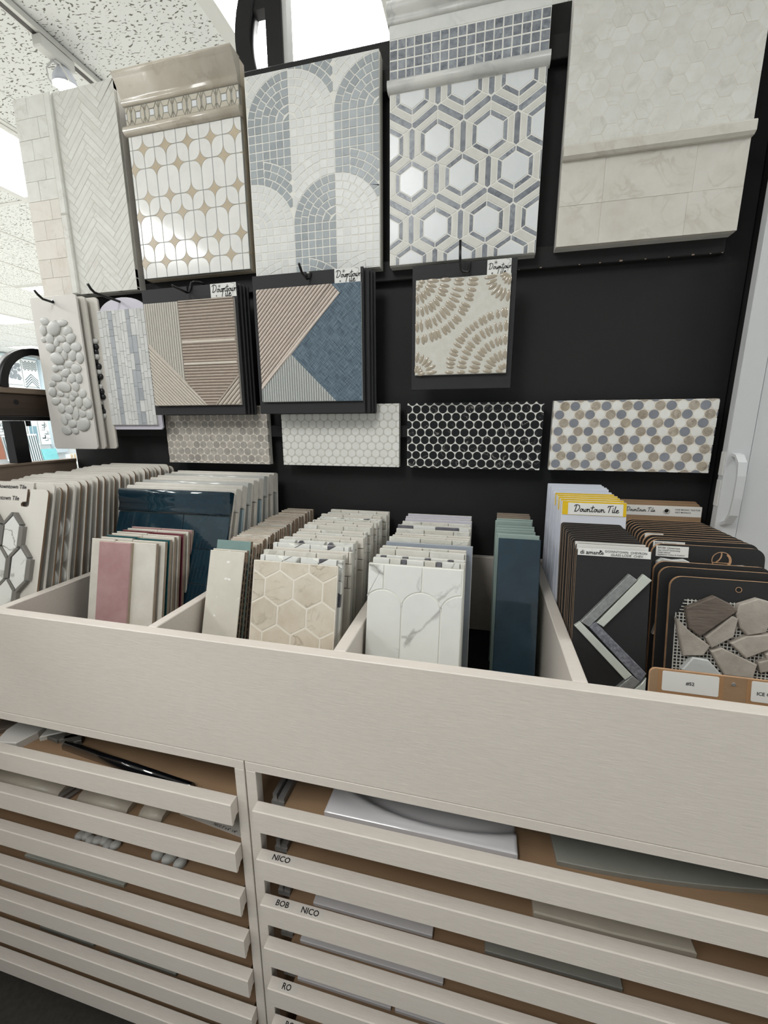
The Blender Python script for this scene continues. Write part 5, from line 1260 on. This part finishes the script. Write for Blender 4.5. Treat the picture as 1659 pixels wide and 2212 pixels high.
# (top Y, height, x centre, note)
SB = [(0.680, 0.305, 0.3655, 'front'), (0.6985, 0.313, 0.3560, 'mid'), (0.7115, 0.317, 0.3525, 'mid'), (0.7420, 0.3375, 0.3575, 'logo'), (0.7600, 0.3400, 0.3590, 'logo2')]
for k in range(10): SB.append((0.7815+0.0218*k, 0.3372-0.00155*k, 0.3625+0.0026*k, 'plain'))
n = len(SB); W_ = 0.1585
for i, (yt, hh_, xc, note) in enumerate(SB):
    lean = math.radians(10.1-5.5*i/(n-1))
    lab_ = {'front': 'black board of meshed grey flagstone pieces, front of the right-hand row', 'logo': 'black board with round tan emblem and white sticker behind the flagstones', 'logo2': 'black board with half-hidden sticker right behind the emblem board'}.get(note, '%s fibreboard-edged black board from the front in the right-hand row' % ORD[i])
    t = thing('stone_board', lab_, 'sample board', (xc, yt-hh_*math.sin(lean), FZ), (PI/2-lean, 0, 0), 'fibreboard-edged boards in the right-hand row')
    slab(t, rrect(-W_/2, 0, W_/2, hh_, 0.016, 6), 0.0062, 'black_card', 'mdf_edge', 'card', 0.0)
    if note == 'front':
        ob('hole', MB().flat(disc_poly(0.0094, 0.2915, 0.0035, 14), 0.0004), 'gap_black', t)
        mm = MB(); ring2(mm, 0.0094, 0.2915, 0.0042, 0.0034, 0, 2*PI, 0.0006, 0); ob('hole_rim', mm, 'mdf_edge', t)
        nm = MB()
        for k in range(34):
            y = 0.110+k*0.005
            if y < 0.275: nm.box(-0.070+0.010*max(0, (y-0.24)/0.03), 0.064, y-0.0006, y+0.0006, 0.0002, 0.0012)
        for k in range(27):
            x = -0.070+k*0.005; nm.box(x-0.0006, x+0.0006, 0.108, 0.272 if x > -0.058 else 0.25, 0.0004, 0.0014)
        o = ob('backing_mesh', nm, 'mesh_net', t); o['kind'] = 'stuff'
        put_tiles(t, ST, 0.0012, 0.0105, 0.0008, 0.0016, name='flagstone')
    elif note == 'mid' and i == 2:
        put_tiles(t, [([(-0.078, 0.20), (-0.055, 0.195), (-0.05, 0.255), (-0.062, 0.262)], 'flagstone'), ([(-0.073, 0.10), (-0.04, 0.10), (-0.045, 0.16), (-0.07, 0.155)], 'flagstone')], 0, 0.008, 0.0005, 0.0015, name='flagstone')
    elif note in ('logo', 'logo2'):
        mb = MB(); cx, cy = 0.0205, hh_-0.0215
        ring2(mb, cx, cy, 0.0140, 0.0128, 0, 2*PI, 0.0004, 0, 26)
        ring2(mb, cx-0.0006, cy, 0.0139, 0.0108, -0.9, 0.9, 0.0005, 0)
        ring2(mb, cx-0.016, cy+0.010, 0.0165, 0.0145, -1.0, 0.15, 0.0005, 0)
        mb.flat(rect(cx-0.0130, cy-0.0046, cx+0.0112, cy-0.0032), 0.0005, 0); ob('emblem', mb, 'mdf_edge', t)
        sx_, sy_ = -0.0735, hh_-0.0205
        mb = MB().prism(rect(sx_, sy_, sx_+0.047, sy_+0.0175), 0, 0.0006, 0, 0)
        add_text(mb, 'R7104  Cimarrone', 0.0042, sx_+0.0025, sy_+0.0128, 0.0009, 1)
        for k, l in enumerate(('Size: 12"x12" Interlocking', 'Finish: Natural', 'Application: Indoor & Outdoor')): add_text(mb, l, 0.0031, sx_+0.0025, sy_+0.0092-k*0.0036, 0.0009, 1)
        ob('sticker', mb, ['label_white', 'ink_soft'], t)
        if note == 'logo':
            put_tiles(t, [([(-0.0735, 0.20), (-0.027, 0.20), (-0.0265, hh_-0.026), (-0.034, hh_-0.0225), (-0.050, hh_-0.0245), (-0.066, hh_-0.0225), (-0.073, hh_-0.028)], 'flagstone_pale'), ([(0.032, 0.2), (0.075, 0.2), (0.070, hh_-0.034), (0.050, hh_-0.027), (0.036, hh_-0.028)], 'flagstone_pale')], 0, 0.008, 0.0005, 0.0015, name='flagstone')
    elif i == 7:
        ob('sticker', MB().prism(rect(-0.073, hh_-0.012, -0.043, hh_-0.001), 0, 0.0006, 0), 'label_white', t)
# white-headed boards at the very back of that row
for i in range(3):
    hh_ = 0.352+0.004*i
    t = thing('eyelet_board', ['brown board with white heading strip, script shop name and eyelet, back of the right-hand row', 'second brown board behind the white heading strip', 'rearmost brown board behind the white heading strip'][i], 'sample board', (0.385-0.003*i, 1.0045+0.0055*i-hh_*math.sin(0.05), FZ), (PI/2-0.05, 0, 0), 'white-headed boards at the back')
    slab(t, rrect(-0.0775, 0, 0.0775, hh_, 0.006), 0.004, 'mdf', 'brown_edge', 'card', 0.0003)
    if i == 0:
        mb = MB().prism(rect(-0.076, hh_-0.024, 0.0765, hh_-0.0015), 0, 0.0006, 0, 0)
        add_script(mb, 'Downtown Tile', 0.0094, -0.0700, hh_-0.0155, 0.0009, 1, 0.11)
        for k in range(2): add_text(mb, ('ONE MOSAIC TILE FOR', 'WET MOSAICS')[k], 0.0046, 0.026, hh_-0.0105-0.006*k, 0.0009, 2)
        ob('heading_label', mb, ['label_white', 'ink', 'ink_soft'], t)
        eyelet(t, 0.0095, hh_-0.0125, 0.0006)
# low brown board leaning in front of them
lean = math.radians(10); hh_ = 0.192
t = thing('label_board', 'low brown board with white stickers, one reading #52, front right corner', 'sample board', (0.341, 0.600-hh_*math.sin(lean), FZ), (PI/2-lean, 0, 0))
slab(t, rrect(-0.097, 0, 0.097, hh_, 0.008), 0.0045, 'mdf', 'mdf_edge', 'card', 0.0003)
for a, b, c_ in ((-0.0815, -0.0125, '#52'), (0.0255, 0.090, '')):
    ob('tape', MB().prism(rect(a-0.0050, hh_-0.034, b+0.0055, hh_-0.0005), 0, 0.0003, 0), 'tape', t)
    mb = MB().prism(rrect(a, hh_-0.030, b, hh_-0.0020, 0.002), 0.0002, 0.0008, 0, 0)
    if c_: add_text(mb, c_, 0.0065, (a+b)/2, hh_-0.0185, 0.0011, 1, True)
    else:
        add_text(mb, 'Q', 0.0065, 0.046, hh_-0.0125, 0.0011, 1); add_text(mb, 'ICE GREY', 0.0065, 0.0315, hh_-0.0205, 0.0011, 1)
    ob('sticker', mb, ['label_white', 'ink'], t)
ob('rivet', MB().prism(disc_poly(0.0048, hh_-0.010, 0.0026, 14), 0, 0.0012, 0.0004), 'steel', t)
# ------------------------------------------------------------------ things lying in the drawers
def tz(k): return TOPS[k]+TY+0.0003
def lay(name, label, mb, mat, loc, rz=0.0, cat='tile sample', group=None):
    return tag(ob(name, mb, mat, None, loc, (0, 0, rz)), label, cat, group)
# black pencil trim in the top left drawer
pr = [(-0.0085, 0.0)] + [(0.0085*-math.cos(a), 0.0025+0.0115*math.sin(a)) for a in [PI*k/10 for k in range(11)]] + [(0.0085, 0.0)]
lay('pencil_trim', 'glossy black half-round trim lying in the top left drawer', MB().extrude(pr[::-1], 0, 0.315, 0, True), 'pencil_black', (-0.788, 0.5455, tz(0)), math.radians(-5.4), 'tile trim')
# white hexagonal stone and grey mosaic scraps beside it
t = thing('stone_piece', 'white cut hexagonal stone piece in the corner of the top left drawer', 'tile sample', (-0.900, 0.545, tz(0)), (0, 0, 0.35))
ob('stone_body', MB().prism([(-0.032, -0.026), (0.012, -0.034), (0.034, -0.006), (0.040, 0.04), (-0.02, 0.05), (-0.036, 0.008)], 0, 0.016, 0.002), 'white_card', t)
for k in range(2):
    lay('stone_piece', ['white stone slip leaning left of the black trim', 'dark stone offcut at the left edge of the top drawer'][k], MB().prism([(-0.02, -0.02), (0.03, -0.015), (0.035, 0.03), (-0.015, 0.035)], 0, 0.010, 0.0015), ['warm_white', 'flagstone_dark'][k], ((-0.848, 0.572, tz(0)), (-0.965, 0.56, tz(0)))[k], 0.5, group='stone scraps in the top left drawer')
mg = [([(-0.020, -0.012), (0.012, -0.016), (0.02, 0.012), (-0.012, 0.016)]), ([(-0.018, -0.018), (0.014, -0.010), (0.018, 0.014), (-0.01, 0.018)]), ([(-0.016, -0.014), (0.018, -0.014), (0.014, 0.016), (-0.018, 0.012)])]
for k, (x, y) in enumerate(((-0.826, 0.552), (-0.800, 0.560), (-0.785, 0.549))):
    lay('mosaic_scrap', ['grey mosaic scrap left of the black trim, leftmost', 'grey mosaic scrap left of the black trim, furthest back', 'grey mosaic scrap touching the end of the black trim'][k], MB().prism(mg[k], 0, 0.008, 0.001), 'mosaic_grey', (x-0.004*(k == 2), y+0.012, tz(0)), 0.3*k, group='grey mosaic scraps in the top left drawer')
# rounded beige trims in the second left drawer
pr = [(-0.022, 0.0), (-0.022, 0.004), (-0.016, 0.010), (0.0, 0.0135), (0.016, 0.010), (0.022, 0.004), (0.022, 0.0)]
for k, (x0, x1, y, rz) in enumerate(((-0.985, -0.795, 0.541, -0.02), (-0.752, -0.632, 0.542, -0.02), (-0.606, -0.555, 0.542, -0.02))):
    lay('rounded_trim', ['long rounded beige trim at the left of the second left drawer', 'rounded beige trim in the middle of the second left drawer', 'short rounded beige trim right of the others in the second left drawer'][k], MB().extrude(pr[::-1], 0, x1-x0, 0, True), 'drawer_beige', (x0, y, tz(1)), rz, 'tile trim', 'rounded trims in the second left drawer')
for k, x in enumerate((-0.786, -0.771)):
    lay('metal_strip', ['left thin steel edging strip between the rounded trims', 'right thin steel edging strip between the rounded trims'][k], MB().bbox(-0.004, 0.004, -0.03, 0.05, 0, 0.006, 0.001), 'steel', (x, 0.540, tz(1)), -0.25, 'metal strip', 'steel strips in the second left drawer')
t = thing('printed_card', 'pale card with printed size line at the right of the second left drawer', 'card', (-0.455, 0.556, tz(1)), (0, 0, -0.10))
ob('card', MB().box(-0.078, 0.072, -0.02, 0.06, 0, 0.003), 'white_card', t)
mb = MB(); add_text(mb, 'NICO 3" x 6"  1/4"', 0.0065, 0.0, -0.0185, 0.0033, 0); ob('print', mb, 'ink', t)
# pebbles and scraps lower down on the left
t = thing('pebble_sheet', 'grey meshed pebble scrap in the third left drawer', 'tile sample', (-0.728, 0.535, tz(2)))
for k in range(7): link('pebble', peb_me[k % 4], t, (-0.042+0.0145*k, 0.004*math.sin(k*2.1)-0.008, 0), (0, 0, k), (0.011, 0.010, 0.009))
for k in range(3):
    o = link('pebble', peb_me[k], None, (-0.585+0.027*k, 0.531-0.002*k, tz(2)), (0, 0, 0.4*k), (0.014, 0.011, 0.012)); tag(o, ['loose flat pebble in the third left drawer, leftmost of three', 'loose flat pebble in the third left drawer, middle of three', 'loose flat pebble in the third left drawer, rightmost of three'][k], 'pebble', 'loose pebbles in the third left drawer')
lay('glass_strip', 'long clear glass strip in the fourth left drawer', MB().bbox(0, 0.262, -0.010, 0.010, 0, 0.008, 0.001), 'strip_pearl', (-0.935, 0.532, tz(3)), 0.0)
lay('white_tile', 'flat white tile at the left of the fifth left drawer', MB().bbox(0, 0.24, -0.01, 0.10, 0, 0.008, 0.001), 'white_card', (-1.03, 0.535, tz(4)))
lay('white_tile', 'tilted white tile right of the flat one in the fifth left drawer', MB().bbox(0, 0.12, -0.01, 0.10, 0, 0.008, 0.001), 'porcelain', (-0.715, 0.540, tz(4)), 0.10)
lay('stone_slab', 'rough grey stone slab in the sixth left drawer', MB().bbox(0, 0.15, -0.008, 0.10, 0, 0.010, 0.0015), 'slab_grey', (-0.93, 0.525, tz(5)))
lay('stone_slab', 'mauve-grey slab right of the rough one in the sixth left drawer', MB().bbox(0, 0.17, -0.008, 0.10, 0, 0.009, 0.0015), 'slab_grey', (-0.74, 0.525, tz(5)))
# right-hand drawers
t = thing('relief_tile', 'glossy white tile with sweeping curved relief in the top right drawer', 'tile sample', (-0.0755, 0.520, tz(0)))
g = MB(); nx_, ny_ = 60, 30; Lx, Ly = 0.303, 0.16
for j in range(ny_+1):
    for i in range(nx_+1):
        x = -Lx/2+Lx*i/nx_; y = Ly*j/ny_
        d = math.hypot((x-0.035)/0.185, (y-0.085)/0.070); s_ = max(0.0, min(1.0, (1.0-d)/0.22)); z = 0.0125+0.0022*math.exp(-((d-1.03)/0.05)**2)-0.0105*s_*s_*(3-2*s_)
        g.v.append((x, y, z))
for j in range(ny_):
    for i in range(nx_): a = j*(nx_+1)+i; g.face((a, a+1, a+nx_+2, a+nx_+1), 0, True)
b = len(g.v); g.v += [(-Lx/2, 0, 0), (Lx/2, 0, 0), (Lx/2, Ly, 0), (-Lx/2, Ly, 0)]
g.face([b, b+1] + [i for i in range(nx_, -1, -1)]); g.face([b+1, b+2] + [j*(nx_+1)+nx_ for j in range(ny_, -1, -1)]); g.face([b+3, b] + [j*(nx_+1) for j in range(0, ny_+1)])
ob('glazed_face', g, 'porcelain', t)
ob('tile_body', MB().box(-Lx/2+0.001, Lx/2-0.001, 0.001, Ly-0.001, 0.0, 0.0012), 'bisque', t)
lay('grey_slab', 'curved grey slab at the right of the top right drawer', MB().prism([(-0.14, 0.0)] + [(-0.14+0.30*k/10, 0.030*(k/10)**2) for k in range(1, 11)] + [(0.16, 0.14), (-0.15, 0.14)], 0, 0.008, 0.001), 'slab_grey', (0.272, 0.529, tz(0)))
lay('bowed_tile', 'pale bowed tile in the second right drawer', MB().prism([(-0.108, 0.0), (0.0, -0.002), (0.108, 0.0), (0.108, 0.12), (-0.108, 0.12)], 0, 0.010, 0.002), 'drawer_beige', (0.213, 0.522, tz(1)))
lay('white_tile', 'wide white tile in the third right drawer', MB().bbox(-0.105, 0.105, 0, 0.15, 0, 0.008, 0.001), 'porcelain', (-0.150, 0.520, tz(2)))
lay('grey_slab', 'greenish grey slab in the third right drawer', MB().bbox(-0.10, 0.10, 0, 0.15, 0, 0.008, 0.001), 'slab_grey', (0.138, 0.520, tz(2)))
lay('white_tile', 'wide white tile in the fourth right drawer', MB().bbox(-0.13, 0.13, 0, 0.15, 0, 0.008, 0.001), 'porcelain', (-0.155, 0.520, tz(3)))
lay('white_tile', 'left white tile in the fifth right drawer', MB().bbox(-0.09, 0.09, 0, 0.15, 0, 0.008, 0.001), 'porcelain', (-0.205, 0.520, tz(4)))
lay('white_tile', 'right white tile in the fifth right drawer', MB().bbox(-0.12, 0.12, 0, 0.15, 0, 0.008, 0.001), 'porcelain', (0.012, 0.520, tz(4)))

# ------------------------------------------------------------------ far end of the shop, seen past the left end of the board
WX = -8.897
def far(name, label, y0, y1, z0, z1, mat, th=0.03, x=WX, cat='tile panel', lean=0.0, det=None, dmat='far_line'):
    t = thing(name, label, cat, (x, (y0+y1)/2, z0), (PI/2-lean, 0, PI/2), 'displays at the far wall')
    w = y1-y0; h = z1-z0
    ob('panel_body', MB().prism(rect(-w/2, 0, w/2, h), 0.002, th, 0.002), mat, t)
    if det:
        mb = MB(); det(mb, w, h, th+0.001); ob('pattern', mb, dmat, t)
def zig(mb, w, h, z):
    for k in range(5):
        y = h*0.94-k*h*0.065
        mb.ribbon([(-w/2+0.01+(w-0.02)*i/8, y-(0.045 if i % 2 else 0)) for i in range(9)], 0.012, z)
    for k in range(4):
        y = h*0.42-k*h*0.09
        mb.ribbon([(-w/2+0.02, y-0.10), (0, y+0.02), (w/2-0.02, y-0.10)][::1], 0.016, z)
def blobs(mb, w, h, z):
    rb = random.Random(4)
    for k in range(26):
        cx, cy = rb.uniform(-w/2+0.03, w/2-0.03), rb.uniform(0.1, h-0.08); mb.flat([(cx+0.036*math.cos(PI/3*i), cy+0.036*math.sin(PI/3*i)) for i in range(6)], z+0.0003*k)
def stripes(mb, w, h, z):
    for k in range(8): x = -w/2+w*(k+0.5)/8; mb.flat(rect(x-0.012, 0.03, x+0.012, h-0.03), z)
def diamond(mb, w, h, z):
    pts = [(0, 0.42*h), (0.36*w, 0.12*h), (0.36*w, -0.12*h), (0, -0.42*h), (-0.36*w, -0.12*h), (-0.36*w, 0.12*h), (0, 0.42*h)]
    mb.ribbon([(x, y+h/2) for x, y in pts], 0.014, z); mb.ribbon([(0, h*0.2), (0, h*0.8)], 0.012, z); mb.ribbon([(-w*0.2, h/2), (w*0.2, h/2)], 0.012, z)
def maze(mb, w, h, z):
    rb = random.Random(8)
    for k in range(12):
        x, y = rb.uniform(-w/2+0.03, w/2-0.08), rb.uniform(0.04, h-0.1); mb.ribbon([(x, y), (x+0.06, y), (x+0.06, y+0.06)], 0.010, z)
def block(mb, w, h, z): mb.flat(rect(-w*0.05, h*0.05, w*0.38, h*0.75), z); mb.flat(rect(-w*0.4, h*0.3, -w*0.1, h*0.95), z)
def F(py0, py1, pz0, pz1): return py0*8.897/8.5, py1*8.897/8.5, pz0*8.897/8.5, pz1*8.897/8.5
far('mosaic_display', 'far wall panel with grey chevron pattern, seen through the iron half ring', *F(6.345, 6.62, 0.70, 1.19), 'far_white', det=zig)
far('mosaic_display', 'far wall panel with grey hexagon cluster beside the chevron panel', *F(6.06, 6.325, 0.72, 1.19), 'far_white', det=blobs, dmat='far_grey')
far('mosaic_display', 'plain white far wall panel left of the hexagon cluster', *F(5.80, 6.04, 0.74, 1.22), 'far_white')
far('mosaic_display', 'grey far wall panel at the left picture edge above the beam', *F(5.5, 5.78, 0.74, 1.22), 'far_grey')
t = struct(ob('trim_1', MB().box(-8.899, -8.80, 6.96, 7.25, -0.6, 1.26), 'wall_blue'))
t = struct(ob('trim_2', MB().box(-8.899, -8.86, -3.9, 6.955, 1.262, 1.30), 'wall_blue'))
far('mosaic_display', 'far wall panel with maze lines at the left edge below the beam', *F(5.66, 5.94, -0.19, 0.075), 'far_white', det=maze)
far('mosaic_display', 'far wall panel with diamond outline below the beam', *F(6.07, 6.23, -0.165, 0.08), 'far_white', det=diamond)
far('mosaic_display', 'far wall panel of blue-grey blocks below the beam', *F(6.255, 6.44, -0.40, 0.08), 'far_white', det=block, dmat='far_blue')
far('mosaic_display', 'far wall panel with fine grey line drawing right of the blue-grey blocks', *F(6.46, 6.70, -0.40, 0.08), 'far_white', det=maze)
far('mosaic_display', 'beige far wall panel behind the pebble board edge', *F(6.72, 6.95, -0.28, 0.10), 'far_beige')
far('mosaic_display', 'tall striped panel standing at the far wall below the diamond panel', *F(6.03, 6.36, -0.80, -0.185), 'far_white', x=WX+0.12, lean=0.12, det=stripes)
far('mosaic_display', 'striped panel at the far wall left of the black post', *F(5.74, 5.98, -0.66, -0.20), 'far_white', x=WX+0.12, lean=0.12, det=stripes)
far('mosaic_display', 'brown panel at the far wall by the left picture edge', *F(5.40, 5.72, -0.62, -0.22), 'far_brown', x=WX+0.1, lean=0.1)
far('teal_slab', 'pale teal slab leaning at the far counter', *F(6.37, 6.66, -0.72, -0.48), 'teal_slab', x=WX+0.14, lean=0.25)
t = thing('far_counter', 'white counter along the far wall', 'counter', (-8.55, 6.0, FLOOR))
ob('counter_top', MB().bbox(-0.30, 0.36, -2.4, 1.6, 0.52, 0.56, 0.004), 'far_white', t); ob('counter_body', MB().box(-0.28, 0.30, -2.35, 1.55, 0, 0.52), 'far_white', t)
for k in range(6):
    o = ob('far_tile', MB().bbox(-0.06, 0.06, -0.010, 0.010, 0, 0.16, 0.002), ['far_white', 'far_beige'][k % 2]); o.location = (-8.50, 6.98+0.035*k, FLOOR+0.562+CZ)
    tag(o, '%s small upright tile on the far counter beside the teal slab' % ORD[k], 'tile sample', 'small tiles on the far counter')
o = ob('mosaic_display', MB().bbox(-0.02, 0.02, -0.10, 0.10, 0, 0.22, 0.002), 'far_grey'); o.location = (-8.52, 7.38, FLOOR+0.562+CZ); tag(o, 'speckled grey tile at the right end of the far counter', 'tile panel')
o = ob('far_tile', MB().bbox(-0.02, 0.02, -0.02, 0.02, 0, 0.22, 0.002), 'far_blue'); o.location = (-8.50, 7.23, FLOOR+0.562+CZ); tag(o, 'blue upright tile on the far counter', 'tile sample')
